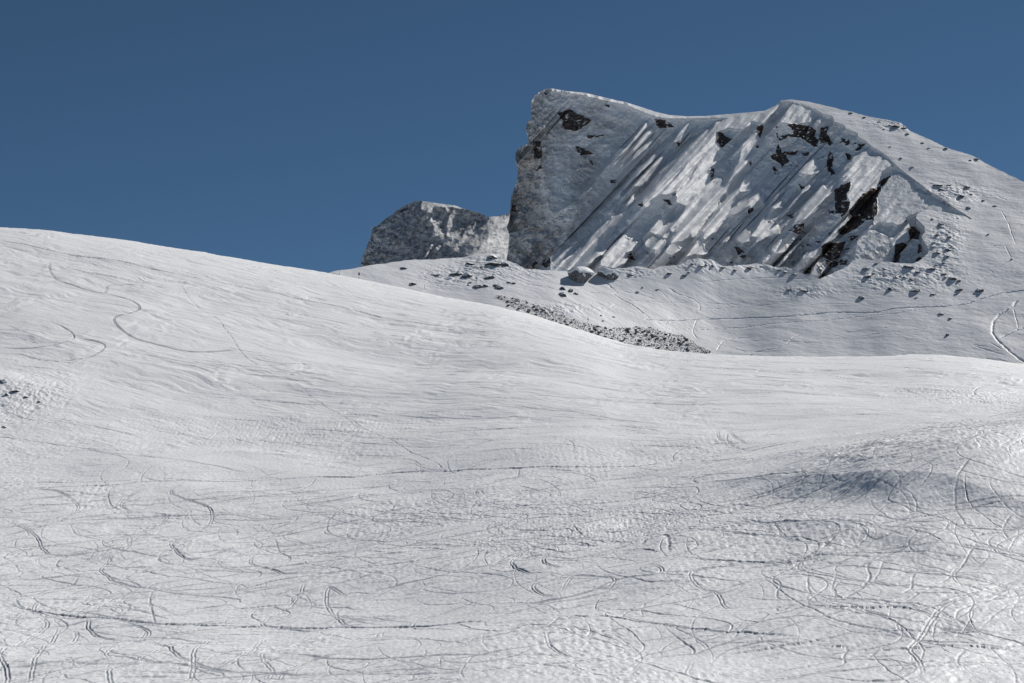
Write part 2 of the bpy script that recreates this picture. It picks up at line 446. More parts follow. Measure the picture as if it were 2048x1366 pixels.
# (points, width, depth, dotted)
TR = [
 (BL([(-40, 270), (200, 250), (420, 240), (640, 230), (850, 210), (1100, 195), (1400, 185), (1700, 172), (2048, 155)]) + [(760, 945), (900, 940), (1100, 936), (1250, 930), (1470, 910)], .42, .34, .5),
 (BL([(-20, 215), (240, 205), (500, 210), (850, 200)]), .4, .22, .3),
 (BL([(30, 890), (200, 920), (450, 955), (700, 970), (950, 990), (1200, 992), (1500, 995), (1800, 998), (2048, 995)]) + [(800, 1241), (980, 1243)], .62, .55, .35),
 (BL([(130, 255), (330, 265), (440, 310), (450, 345), (400, 390), (250, 450), (0, 505)]), .5, .34, 0),
 (BL([(830, 245), (720, 300), (720, 325), (800, 350), (960, 385), (960, 410), (850, 460), (700, 500), (560, 520)]), .5, .32, 0),
 (BL([(1080, 215), (1000, 260), (1040, 285), (1200, 330), (1240, 385), (1200, 440), (1100, 490), (1000, 545), (1040, 590), (1120, 620), (1300, 570), (1400, 540)]), .55, .36, 0),
 (BL([(100, 440), (200, 490), (250, 570), (330, 600), (480, 595), (700, 570), (880, 540)]), .5, .36, 0),
 (BL([(400, 415), (700, 400), (1000, 385), (1400, 372), (1480, 370)]), .4, .3, .2),
 (BL([(1080, 430), (1120, 465), (1280, 480)]), .45, .26, 0),
 (BL([(0, 835), (250, 800), (420, 770), (460, 730)]), .45, .34, 0),
 (BL([(120, 750), (300, 735), (500, 720), (800, 700), (1000, 650), (1180, 620)]), .42, .25, .2),
 (BL([(660, 600), (590, 690), (640, 740), (740, 775), (980, 800)]), .5, .4, 0),
 (BL([(1480, 600), (1470, 640), (1580, 680), (1720, 712), (1900, 720)]), .5, .36, 0),
 (BL([(1380, 670), (1500, 690), (1520, 710), (1400, 770)]), .45, .26, 0),
 (BL([(560, 940), (600, 880), (700, 830), (870, 800)]), .42, .24, 0),
 (BL([(450, 950), (500, 900), (620, 840), (700, 820)]), .42, .24, 0),
 (BL([(890, 800), (875, 880), (900, 960), (910, 1000)]), .42, .22, 0),
 (BL([(1780, 770), (1750, 830), (1640, 900), (1540, 960), (1560, 990), (1720, 1010), (1950, 1020)]), .5, .3, 0),
 (BL([(2048, 840), (1930, 800), (1910, 860), (1950, 930), (2048, 1000)]), .5, .28, 0),
 (BL([(520, 960), (520, 1010), (580, 1050), (740, 1075)]), .6, .42, 0),
 (BL([(640, 990), (800, 1000), (870, 1030), (840, 1070), (700, 1130), (620, 1190), (640, 1250)]), .55, .34, 0),
 (BL([(240, 960), (275, 1000), (200, 1060), (60, 1140), (0, 1200), (20, 1260), (45, 1320), (30, 1366)]), .55, .34, 0),
 (BL([(350, 1010), (300, 1090), (220, 1200), (170, 1366)]), .5, .28, 0),
 (BL([(420, 1000), (450, 1050), (380, 1120), (200, 1190), (60, 1240)]), .5, .28, 0),
 (BL([(870, 1090), (980, 1140), (1010, 1190), (1060, 1230), (1200, 1275), (1400, 1295), (1600, 1305), (1900, 1310)]), .55, .38, 0),
 (BL([(1000, 1150), (900, 1200), (780, 1250), (650, 1290), (640, 1330), (660, 1380)]), .55, .34, 0),
 (BL([(1250, 1060), (1180, 1120), (1130, 1200), (1130, 1280), (1100, 1366)]), .5, .3, 0),
 (BL([(1700, 1010), (1550, 1080), (1450, 1180), (1300, 1260), (1080, 1340)]), .5, .3, 0),
 (BL([(2048, 1010), (1900, 1080), (1700, 1140), (1530, 1210), (1590, 1300), (1480, 1380)]), .5, .32, 0),
 (BL([(2048, 1190), (1850, 1230), (1700, 1280), (1560, 1380)]), .5, .3, 0),
 (BL([(-20, 1290), (250, 1265), (480, 1240), (800, 1210)]), .45, .3, 0),
 (BL([(540, 1145), (700, 1120), (840, 1070)]), .45, .28, 0),
 (BL([(1300, 1180), (1500, 1150), (1800, 1090)]), .4, .22, 0),
 (BL([(330, 850), (230, 870), (195, 920), (240, 960)]), .5, .28, 0),
 (BL([(30, 620), (150, 600), (300, 590)]), .4, .28, 0),
 (BL([(1090, 840), (1250, 820), (1500, 780), (1800, 720)]), .4, .26, .3),
 (BL([(1500, 470), (1650, 440), (1740, 400), (1700, 380)]), .45, .28, .2),
 (BL([(1610, 490), (1640, 560), (1700, 600), (1650, 650)]), .45, .24, 0),
 (BR([(790, 735), (720, 800), (730, 850), (680, 910), (600, 960), (480, 1000)]), .6, .45, .2),
 (BR([(600, 850), (550, 910), (590, 960), (760, 990), (1000, 1020), (1200, 1090)]), .5, .4, .3),
 (BR([(800, 760), (770, 840), (700, 900), (600, 950)]), .45, .25, 0),
 (BR([(980, 790), (940, 860), (940, 910), (880, 960), (800, 995)]), .5, .36, 0),
 (BR([(1210, 770), (1150, 830), (1180, 880), (1280, 920), (1400, 945), (1520, 960)]), .6, .4, 0),
 (BR([(1520, 830), (1400, 880), (1300, 930), (1180, 980), (1080, 1040), (990, 1140), (930, 1210), (970, 1280), (1000, 1366)]), .65, .48, 0),
 (BR([(780, 890), (1000, 888), (1200, 893)]), .35, .2, 0),
 (BR([(800, 815), (1100, 820), (1300, 825), (1520, 830)]), .35, .24, 0),
 (BR([(0, 775), (250, 780), (450, 760), (700, 740), (1100, 760), (1350, 770), (1520, 775)]), .38, .28, .2),
 (BR([(600, 735), (900, 732), (1300, 728), (1520, 730)]), .35, .22, 0),
 (BR([(200, 830), (210, 870), (290, 930), (360, 975), (420, 1010), (470, 1050), (560, 1090), (800, 1130), (1000, 1160), (1250, 1180), (1520, 1200)]), .5, .36, .2),
 (BR([(430, 930), (420, 980), (500, 1020), (700, 1030), (900, 1030), (1100, 1080), (1190, 1085)]), .6, .5, .5),
 (BR([(420, 860), (430, 900), (520, 970), (640, 1010), (740, 1050), (900, 1090), (1100, 1110), (1400, 1120), (1520, 1140)]), .45, .28, 0),
 (BR([(430, 1180), (600, 1190), (760, 1205), (1000, 1200), (1250, 1195), (1520, 1200)]), .5, .4, .6),
 (BR([(870, 1100), (1000, 1165), (1250, 1230), (1520, 1245)]), .4, .26, 0),
 (BR([(760, 1160), (640, 1190), (600, 1230), (590, 1290), (440, 1310)]), .55, .4, .2),
 (BR([(720, 1165), (770, 1190), (740, 1230), (640, 1280)]), .5, .32, 0),
 (BR([(640, 1250), (800, 1260), (880, 1300), (890, 1330), (840, 1366)]), .5, .3, 0),
 (BR([(1230, 1200), (1170, 1270), (1200, 1310), (1300, 1366)]), .5, .34, 0),
 (BR([(1300, 1240), (1380, 1265), (1450, 1300), (1520, 1320)]), .5, .36, 0),
 (BR([(0, 915), (100, 880), (250, 850), (400, 820), (600, 790)]), .42, .34, .3),
 (BR([(0, 860), (60, 830), (110, 810)]), .4, .3, 0),
 (BR([(100, 1060), (170, 1030), (220, 1040), (160, 1090), (90, 1100)]), .6, .4, .3),
 (BR([(260, 980), (280, 1020), (400, 960)]), .6, .4, .3),
 (BR([(730, 540), (760, 590), (850, 630), (960, 600), (940, 560), (840, 530)]), .45, .24, 0),
 (BR([(680, 600), (680, 660), (760, 700), (880, 670), (960, 600)]), .45, .24, 0),
 (BR([(1260, 460), (1180, 520), (1160, 580), (1200, 640), (1260, 690), (1280, 720)]), .55, .3, 0),
 (BR([(1480, 590), (1400, 650), (1420, 690), (1460, 715)]), .5, .3, 0),
 (BR([(1050, 590), (1150, 650), (1300, 680), (1400, 650)]), .42, .26, .2),
 (BR([(500, 440), (560, 480), (640, 510)]), .5, .22, 0),
 (BR([(250, 590), (260, 630), (330, 680), (450, 710)]), .45, .25, 0),
 (BR([(560, 165), (620, 140), (700, 115), (800, 100), (900, 88), (1060, 75), (1250, 62), (1520, 58)]), .45, .42, .3),
 (BR([(0, 230), (200, 200), (420, 165)]), .4, .3, .4),
 (BR([(190, 435), (250, 415), (330, 408)]), .4, .3, .2),
 (BR([(20, 110), (20, 160), (100, 200), (160, 215)]), .45, .22, 0),
 (BR([(470, 500), (560, 400), (700, 340), (900, 250)]), .5, .34, 0),
 (BR([(640, 300), (750, 330), (870, 355)]), .6, .5, .2),
 (BR([(700, 470), (760, 430), (800, 410)]), .5, .4, .3),
 (UL([(-20, 150), (200, 185), (480, 235), (700, 275), (900, 325), (1100, 365), (1400, 430), (1700, 490), (2048, 555)]) + [(800, 640), (980, 668)], .5, .34, .4),
 (UL([(290, 250), (295, 320), (360, 370), (480, 410), (600, 440), (620, 420), (640, 395), (800, 400), (950, 460)]), .6, .3, 0),
 (UL([(610, 440), (740, 490), (810, 545), (750, 580), (670, 600), (670, 640), (740, 690), (880, 740), (1100, 790), (1380, 780)]), .75, .45, 0),
 (UL([(220, 605), (340, 640), (430, 700), (370, 745), (200, 770), (-20, 762)]), .6, .36, .2),
 (UL([(430, 710), (560, 740), (610, 770), (540, 820), (400, 840), (280, 835)]), .6, .34, .2),
 (UL([(600, 840), (660, 860), (690, 890)]), .6, .3, 0),
 (UL([(1040, 390), (1110, 490), (1190, 560), (1270, 620), (1340, 700), (1400, 790), (1480, 870), (1560, 880), (1900, 855)]), .42, .2, .5),
 (UL([(1700, 970), (1800, 1050), (1880, 1100), (2020, 1190), (2100, 1240)]) + [(800, 890), (900, 945)], .36, .15, .5),
 (UL([(150, 1170), (210, 1125)]), .45, .3, 0),
 (UR([(-100, 790), (100, 810), (330, 825), (520, 840), (800, 870), (1100, 905), (1300, 935), (1480, 975), (1700, 1010), (1900, 1060), (2080, 1090)]), .5, .4, .5),
 (UR([(980, 785), (1150, 800), (1380, 830), (1600, 850)]), .5, .36, .5),
 (UR([(1780, 900), (1710, 930), (1720, 970), (1800, 1010)]), .6, .4, .2),
 (UR([(560, 1070), (700, 1075), (880, 1082)]), .35, .26, 0),
 (BM([(60,620),(10,650),(0,680),(60,710),(110,715)]), .6, .5, 0), (BM([(170,625),(125,650),(140,680),(210,695)]), .65, .5, 0), (BM([(110,730),(85,760),(150,800),(200,790)]), .55, .36, 0),
 (BM([(540,680),(600,705),(560,725),(430,740),(220,800),(0,830)]), .55, .36, 0), (BM([(200,790),(220,745),(260,720),(400,735),(380,765),(280,770)]), .5, .3, 0), (BM([(960,670),(740,700),(720,740),(760,770),(820,790),(860,840),(960,830)]), .5, .32, 0),
 (BM([(1010,680),(1000,710),(1070,750),(1060,800),(1110,830)]), .5, .34, 0), (BM([(0,560),(120,570),(330,580)]), .4, .3, 0), (BM([(0,880),(180,890),(380,900),(560,915),(850,940),(1150,970)]), .42, .34, .4), (BM([(0,1085),(120,1100),(280,1130)]), .45, .34, 0),
 (BM([(290,1050),(330,1065),(400,1090)]), .7, .5, .3), (BM([(720,1060),(700,1100),(720,1132)]), .5, .3, 0), (BM([(600,920),(720,1000),(730,1020),(820,990),(960,960)]), .45, .26, 0), (BM([(800,1060),(860,1010),(1000,985),(1150,990)]), .45, .26, 0),
 (BM([(130,960),(160,1020),(300,1070)]), .5, .3, 0), (BM([(0,975),(140,940),(190,890)]), .5, .3, .2), (BM([(1180,700),(1190,780),(1230,830),(1290,870)]), .5, .3, 0), (BM([(1300,700),(1280,770),(1310,800)]), .5, .34, 0), (BM([(640,660),(860,660),(1100,665),(1250,640),(1500,650)]), .4, .34, .2),
 (BM([(700,810),(820,780),(1000,730)]), .42, .3, 0), (BM([(510,610),(560,580),(620,575),(630,640)]), .7, .45, .4), (BM([(440,630),(520,625),(600,640)]), .6, .45, .4), (BM([(820,120),(830,160),(870,170),(920,200)]), .5, .3, 0), (BM([(870,110),(890,150),(960,180)]), .5, .3, 0),
]
for k, (pts, wd, dp, dt) in enumerate(TR):
    x, y = curve(pts)
    if min(p_[0] for p_ in pts) > 1440 and max(p_[1] for p_ in pts) > 1000: dp, wd = dp * 0.6, wd * 0.85
    if dt == 0 and wd >= 0.5:            # the two skis
        tx, ty = np.gradient(x), np.gradient(y); L_ = np.hypot(tx, ty) + 1e-9
        for sgn in (-1, 1):
            press(x - sgn * 0.25 * ty / L_, y + sgn * 0.25 * tx / L_, wd * 0.62, dp * 0.8, 0.45, dt, 0, k)
    else:
        press(x, y, wd, dp, 0.45, dt, 0, k)
# more turns and traverses of the same skiers
rng = np.random.RandomState(11)
for k in range(150):
    x0, y0 = rng.uniform(-105, 105), rng.uniform(285, 430)
    L = rng.uniform(30, 95); n = 60
    s = np.linspace(0, L, n)
    wl, am = rng.uniform(26, 46), rng.uniform(4, 9)
    y = y0 - s + 0 * s
    x = x0 + am * np.sin(2 * np.pi * s / wl + rng.uniform(0, 6)) + s * rng.uniform(-.5, .5)
    press(x, y, rng.uniform(.24, .42), rng.uniform(.08, .22), 0.5, 0, 0, 200 + k)
for k in range(150):
    x0, y0 = rng.uniform(-110, 110), rng.uniform(250, 420)
    L = rng.uniform(10, 45); n = 40
    s = np.linspace(-L / 2, L / 2, n)
    th = rng.normal(0.25, 0.35)
    x = x0 + s * math.cos(th); y = y0 + s * math.sin(th) + rng.uniform(-.008, .008) * s * s
    press(x, y, rng.uniform(.25, .42), rng.uniform(.10, .24), 0.4, rng.choice([0, 0, .3]), 0, 400 + k)
for k in range(420):
    x0, y0 = rng.uniform(-105, 105), 250 + 200 * rng.rand() ** 1.3
    rad = rng.uniform(5, 16); a0 = rng.uniform(0, 6.28); sp = rng.uniform(0.9, 2.3)
    t = np.linspace(a0, a0 + sp * rng.choice([-1, 1]), 36)
    x = x0 + rad * np.cos(t); y = y0 + rad * 1.35 * np.sin(t)
    press(x, y, rng.uniform(.22, .38), rng.uniform(.10, .24), 0.4, rng.choice([0, 0, .25]), 0, 800 + k)
for k in range(620):                                     # wind cut nicks and old traverses, everywhere on the slope
    y0 = 250 + 440 * rng.rand() ** 1.25; x0 = rng.uniform(-.29, .29) * y0
    L = rng.uniform(4, 22) * (0.6 + y0 / 500)
    s = np.linspace(-L / 2, L / 2, 24)
    th = rng.normal(0.30 if y0 < 440 else -0.30, 0.22)
    x = x0 + s * math.cos(th); y = y0 + s * math.sin(th) + rng.uniform(-.01, .01) * s * s
    press(x, y, rng.uniform(.18, .36) * (0.7 + y0 / 900), rng.uniform(.08, .2), 0.3, rng.choice([0, .3, .5]), 0, 1300 + k)
for k in range(26):
    x0, y0 = rng.uniform(-110, 60), rng.uniform(440, 640)
    L = rng.uniform(20, 90)
    s = np.linspace(-L / 2, L / 2, 40)
    th = rng.normal(-0.35, 0.25)
    x = x0 + s * math.cos(th); y = y0 + s * math.sin(th)
    press(x, y, rng.uniform(.3, .5), rng.uniform(.08, .2), 0.4, 0, 0, 600 + k)
H += DEP
groove_fac = np.clip(-DEP / 0.10, 0, 1)
H[:n_near] *= 0.6
ZA = ZA + H
PA = np.stack([XA, YA, ZA], -1)
front = grid_mesh('snow_slope', PA, [M_SNOW], attrs={'groove_grey': groove_fac})
tag(front, 'broad bright snow slope crossed by curving ski tracks', 'snow slope', kind='structure')
del X32, Y32, u1, v1, u2, v2, patch

# ------------------------------------------------------------------ snowy hillside and the right-hand flank of the mountain
def plane_pt(px, py, dy=0.0):
    """the open flank lies on one tilted plane"""
    a, e = ray(px, py)
    return (px, py, float((1066 - .0086 * 150 - 1.22 * 290) / (1 - .0086 * a - 1.22 * e)) + dy)
HILL = tps([
 (400, 580, 850), (650, 547, 845), (722, 537, 858), (800, 522, 872), (975, 509, 892), (1060, 539, 882), (1150, 544, 887), (1300, 542, 896),
 (1400, 518, 907), (800, 580, 842), (1000, 616, 835), (900, 560, 862), (1100, 590, 855), (1250, 610, 867), (1250, 690, 835), plane_pt(1845, 505, -1),
 ] + [plane_pt(*q) for q in ((1563, 200), (1629, 217), (1700, 262), (1760, 310), (1820, 355), (1880, 400), (1943, 437), (1617, 204), (1705, 222), (1802, 246), (1854, 275),
 (1950, 313), (2048, 364), (2300, 500), (1900, 350), (2048, 430), (1750, 275), (2000, 470), (2048, 500), (2300, 580), (1985, 530), (2048, 560), (1990, 600), (2048, 660), (2048, 735), (1905, 427, -2), (1853, 418, -3), (1900, 480, -2), (1930, 560), (1550, 531), (1640, 557, -2), (1728, 518), (1800, 526, -1),
  (1420, 711), (1700, 718), (2400, 775), (1420, 640, 3), (1600, 650, 2), (1500, 585, 4), (1650, 595, 4), (1800, 640), (1800, 595), (1900, 660))
])
B_CREST = [(300, 610), (400, 582), (560, 562), (650, 546), (672, 541), (700, 538.5), (722, 536.5), (760, 529), (800, 522), (860, 520), (905, 516), (945, 512), (975, 509), (1005, 519), (1030, 530),
           (1050, 541), (1116, 543), (1150, 545), (1200, 545), (1237, 538), (1259, 536), (1283, 535), (1307, 542), (1318, 534), (1358, 531), (1375, 520), (1397, 517.6), (1421, 522), (1448, 535),
           (1476, 534), (1500, 528.5), (1512, 526), (1551, 531), (1582, 537), (1614, 550), (1640, 557), (1668, 544), (1696, 531), (1706, 520), (1728, 518), (1750, 522), (1788, 526),
           (1829, 527), (1841, 522), (1846, 505), (1849, 470), (1851, 440), (1854, 418), (1876, 421), (1905, 427), (1934, 433), (1943, 437)]
EDGE = [(1563, 199.8), (1588, 203.4), (1608, 210), (1629, 217.3), (1646.5, 228.3), (1664, 232.5), (1667, 238.5), (1668.5, 244.5), (1689, 251.5), (1692, 259), (1715, 267), (1716, 273.5), (1731, 281),
        (1744, 292.5), (1761.5, 303), (1779, 317.5), (1796.5, 333.5), (1817, 350), (1840.5, 367), (1862.5, 386.5), (1886, 399.5), (1905, 414), (1927, 426), (1943, 437)]
SKY = [(1563, 199.8), (1582, 199), (1617, 204), (1646, 211), (1676, 218), (1705, 222.5), (1728, 230.5), (1750, 235), (1775, 239), (1802.5, 247), (1821.5, 260.5), (1854, 275), (1890, 294), (1920, 303), (1950, 313), (2000, 340), (2048, 364), (2200, 450), (2500, 600)]
UB = lambda *p: z4(1450, 500, 3.425, p)
UC = lambda *p: z4(1050, 500, 4.551, p)
UF = lambda *p: z4(1400, 150, 3.035, p)
HTR = [   # (points, half width in frame units, depth, dotted)
 (UC((1080,630),(1300,628),(1600,620),(2048,615)) + UB((280,468),(450,455),(600,440),(800,430),(1050,425),(1150,405),(1250,395),(1500,390),(1650,370),(1800,320),(1900,290),(2060,278)), 1.5, .8, 0),
 (UB((-300,545),(0,535),(200,520),(450,495),(700,485),(900,455),(1150,440),(1380,405)), .9, .4, .5),
 (UB((2010,340),(1970,390),(1880,440),(1840,490),(1830,570),(1870,630),(1950,700),(2080,780)), 2.4, .55, .7), (UB((1880,610),(2000,550),(2080,520)), 1.5, .6, .3), (UB((1975,400),(2000,490),(2010,540)), 1, .4, .3),
 (UB((190,700),(350,680),(420,650),(470,600),(520,580)), 1, .5, 0), (UB((-60,640),(0,660),(150,700)), .8, .35, 0), (UB((820,560),(930,550)), 1, .4, 0), (UB((1080,540),(1150,530)), 1, .4, 0), (UB((910,590),(1050,575),(1300,550),(1430,535)), .8, .35, 0),
 (UB((380,630),(520,628),(660,635)), .9, .35, 0), (UB((740,605),(850,595)), .9, .35, 0), (UB((1810,640),(1900,690)), 1, .4, 0), (UB((1690,655),(1920,725)), 1, .4, 0), (UB((1780,740),(1950,765)), 1, .4, 0), (UB((1690,650),(1780,665)), 1, .5, 0),
 (UB((-200,215),(0,205),(160,200),(360,180),(600,200)), 1.0, .45, 0), (UB((200,385),(330,375)), .9, .3, 0), (UB((-40,365),(100,370)), .9, .3, 0), (UB((580,380),(860,372)), .8, .35, 0), (UB((700,570),(830,600)), .8, .3, 0), (UB((100,622),(240,625)), .8, .3, 0),
 (UC((680,240),(840,380),(800,395),(850,430),(960,490),(1060,560),(1140,620)), 1.0, .5, .2), (UC((640,315),(800,285),(900,265),(1100,240),(1200,230)), 1.2, .5, 0), (UC((1290,330),(1400,390),(1520,430),(1590,490),(1590,540),(1530,550)), 1.0, .5, 0),
 (UC((890,370),(1060,400),(1200,440),(1370,470)), .8, .35, 0), (UC((1200,350),(1240,370),(1320,450),(1400,510)), .8, .35, 0), (UC((880,455),(1200,460),(1550,465)), .8, .4, 0), (UC((1580,590),(1540,680),(1530,740),(1570,810)), 1, .4, .5), (UC((1740,930),(1800,830),(1900,790),(2048,790)), 1, .4, 0),
 (UC((1190,655),(1280,660),(1330,600)), 1, .4, 0), (UC((700,700),(1000,705),(1500,705),(2048,700)), .8, .35, .5), (UC((540,380),(700,390),(830,380)), .8, .4, 0), (UC((0,205),(200,230),(400,260)), .8, .4, 0), (UC((0,310),(200,330),(300,370)), .8, .35, 0), (UC((1300,660),(1480,600),(1700,610)), .7, .3, 0), (UC((1620,525),(1800,520),(1950,515)), .8, .35, 0), (UC((1640,470),(1960,490)), .8, .35, 0), (UC((520,560),(560,540)), .9, .4, 0), (UC((780,540),(800,505),(830,495)), .8, .35, 0),
 (UF((1650,775),(1680,750),(1720,730),(1800,730),(1870,760)), 1.2, .28, .2), (UF((1830,820),(1870,900),(1890,960),(1920,1040)), 1, .28, .4), (UF((1850,1040),(1890,1120)), 1, .28, 0), (UF((1560,1085),(1700,1060),(1800,1040),(1860,1050)), .9, .28, 0), (UF((1710,1140),(1700,1170),(1780,1200),(1720,1240),(1660,1260)), 1, .28, 0), (UF((1480,520),(1700,480)), .8, .28, 0),
]
HT = np.zeros((1020, 2840))
for k_, (pts_, wd_, dp_, dt_) in enumerate(HTR):
    q_ = resample(pts_, int(np.hypot(*np.diff(np.array(pts_), axis=0).T).sum() * 2.5) + 4)
    t_ = np.arange(len(q_)) / 2.5
    q_ = q_ + np.stack([0.8 * noise(t_ / 9, 0 * t_, k_), 0.7 * noise(t_ / 7, 0 * t_, k_ + 40)], -1)
    am_ = np.clip(0.85 + 0.7 * noise(t_ / 12, 0 * t_, k_ + 80), 0.2, 1.3) * np.clip(np.minimum(t_, t_[-1] - t_) / 5, 0, 1)
    if dt_: am_ = am_ * (1 - dt_ + 2 * dt_ * (noise(t_ / 1.8, 0 * t_, k_ + 120) > 0))
    ci_, ri_ = np.round((q_[:, 0] - 640) * 2).astype(int), np.round((q_[:, 1] - 225) * 2).astype(int)
    n_ = int(wd_ * 6) + 1
    for dr_ in range(-n_, n_ + 1):
        for dc_ in range(-n_, n_ + 1):
            c2_, r2_ = ci_ + dc_, ri_ + dr_
            ok_ = (c2_ >= 0) & (c2_ < HT.shape[1]) & (r2_ >= 0) & (r2_ < HT.shape[0])
            d_ = np.hypot(640 + c2_ / 2 - q_[:, 0], (225 + r2_ / 2 - q_[:, 1]) * 1.5)
            np.minimum.at(HT, (r2_[ok_], c2_[ok_]), (-0.62 * dp_ * am_ * np.exp(-(d_ / wd_) ** 2))[ok_])
def hill_detail(px, py, Y, P):
    """relief of the hillside, metres up"""
    X, Yw = P[..., 0], P[..., 1]
    h = 0.9 * fbm(X / 45, Yw / 40, 61, 3)
    c, s = math.cos(R(-8)), math.sin(R(-8))
    u, v = X * c + Yw * s, -X * s + Yw * c
    h = h + 0.17 * fbm(u / 16, v / 5.0, 65, 4) + 0.04 * ridged(u / 5, v / 2.2, 68, 2)
    h = h + bil(HT, np.clip((px - 640) / 0.5, 0, HT.shape[1] - 1.01), np.clip((py - 225) / 0.5, 0, HT.shape[0] - 1.01))
    # rough, rocky ground on the knolls
    def g(cx, cy, rx, ry): return np.exp(-((px - cx) / rx) ** 2 - ((py - cy) / ry) ** 2)
    rough = np.clip(g(1000, 535, 90, 30) + g(900, 555, 70, 20) + g(1800, 555, 110, 26) + g(1890, 480, 40, 50) + g(1410, 530, 60, 14) + g(1560, 535, 80, 10) + g(1270, 545, 50, 10)
                    + g(1900, 385, 60, 22) + g(1795, 250, 60, 10) + g(1600, 585, 60, 12) + g(1120, 620, 90, 14), 0, 1)
    h = h + rough * (0.42 * ridged(u / 10, v / 5, 71, 3) + 0.2 * ridged(u / 3.2, v / 2.4, 75, 2))
    return h
def hill_P(px, py):
    Y = HILL(px, py)
    P = at(px, py, Y)
    P[..., 2] += hill_detail(px, py, Y, P)
    return P
def hill_part(px, py, back):
    P = hill_P(px, py)
    n = np.cross(hill_P(px, py - 0.6) - P, hill_P(px + 0.6, py) - P)
    n /= np.linalg.norm(n, axis=-1, keepdims=True)
    n *= np.sign(n[..., 2:3])
    if not back: return P, n
    rows = []
    for d, dz in back:
        q = P[-1].copy(); q[:, 1] += d; q[:, 0] *= 1 + d / 1000.0; q[:, 2] += dz
        rows.append(q)
    return np.concatenate([P, np.array(rows)]), np.concatenate([n, np.zeros((len(back),) + n.shape[1:])])
BACK = [(4, 0.3), (10, -0.5), (25, -6), (60, -25), (110, -50)]
SEAM = 526.0                       # above this row the shoulder under the cornice tip is a patch of its own
pxb = np.concatenate([np.linspace(300, 640, 80)[:-1], np.linspace(640, 1943, 1500)])
topb = np.interp(pxb, *np.array(B_CREST, float).T)
topb = topb + 1.3 * fbm(pxb / 22, pxb * 0, 81, 3) * sstep(660, 800, pxb) * (1 - sstep(1800, 1829, pxb))
topb = np.where(pxb > 1829, SEAM, topb)
botb = np.interp(pxb, pxs, cr_y) + 26
botb = np.maximum(botb, topb + 14)
vb = np.linspace(0, 1, 330)[:, None]
PXB = np.repeat(pxb[None], 330, 0); PYB = botb[None] + (topb - botb)[None] * vb
PB, NB = hill_part(PXB, PYB, BACK)
kb = np.ones((PB.shape[0] - 1, PB.shape[1] - 1), bool)
kb[329:, pxb[:-1] > 1829] = False
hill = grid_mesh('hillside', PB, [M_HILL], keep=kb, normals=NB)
tag(hill, 'grey snow hillside with scattered rocks below the cliff', 'hillside', kind='structure')
# shoulder: rows from the seam up to its own top line
sh_l = [(1829, 526), (1838, 521), (1848, 512), (1856, 506), (1857, 497), (1850, 486), (1843, 472), (1850, 463), (1849, 452), (1840, 443), (1832, 436), (1834, 427), (1845, 421), (1854, 418)]
sl = resample(sh_l, 260); sr = resample([(1943, 526), (1943, 437)], 260)
st = resample([(1854, 418), (1876, 421), (1905, 427), (1934, 433), (1943, 437)], 150); sb = resample([(1829, 526), (1943, 526)], 150)
su = np.linspace(0, 1, 150)[None, :, None]; sv = np.linspace(0, 1, 260)[:, None, None]
SG = (1 - sv) * sb[None] + sv * st[None] + (1 - su) * sl[:, None] + su * sr[:, None] - ((1 - su) * (1 - sv) * sb[0] + su * (1 - sv) * sb[-1] + (1 - su) * sv * st[0] + su * sv * st[-1])
PS, NS = hill_part(SG[..., 0], SG[..., 1], BACK)
wr, wn = [], []
for d, dz in [(30, -22), (10, -6), (3, -1)]:
    q = PS[:, 0].copy(); q[:, 1] += d; q[:, 0] *= 1 + d / 1000.0; q[:, 2] += dz; wr.append(q)
PS = np.concatenate([np.stack(wr, 1), PS], 1); NS = np.concatenate([np.zeros((len(NS), 3, 3)), NS], 1)
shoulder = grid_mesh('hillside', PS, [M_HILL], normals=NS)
tag(shoulder, 'snow shoulder under the lower tip of the cornice', 'hillside', kind='structure')
# flank
pxf = np.concatenate([np.linspace(1563, 1943, 600), np.linspace(1943, 2048, 160)[1:], np.linspace(2048, 2500, 160)[1:]])
topf = np.interp(pxf, *np.array(SKY, float).T) + 0.7 * fbm(pxf / 14, pxf * 0, 85, 3) * sstep(1570, 1640, pxf)
def flank_part(sel, bottom):
    n = 520
    px_ = pxf[sel]; b_ = np.maximum(bottom[sel], topf[sel] + 0.8)
    v_ = np.linspace(0, 1, n)[:, None]
    return hill_part(np.repeat(px_[None], n, 0), b_[None] + (topf[sel] - b_)[None] * v_, [(5, 0.5), (15, 0), (40, -10), (100, -45), (220, -130)])
p1, n1 = flank_part(pxf <= 1943.01, np.interp(pxf, *np.array(EDGE, float).T))
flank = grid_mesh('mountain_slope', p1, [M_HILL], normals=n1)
tag(flank, 'smooth snowy mountain flank right of the cornice', 'mountain slope', kind='structure')
p2, n2 = flank_part(pxf >= 1942.99, np.interp(pxf, pxs, cr_y) + 26)
flank2 = grid_mesh('mountain_slope', p2, [M_HILL], normals=n2)
tag(flank2, 'open snowfield at far right, running up to the skyline', 'mountain slope', kind='structure')

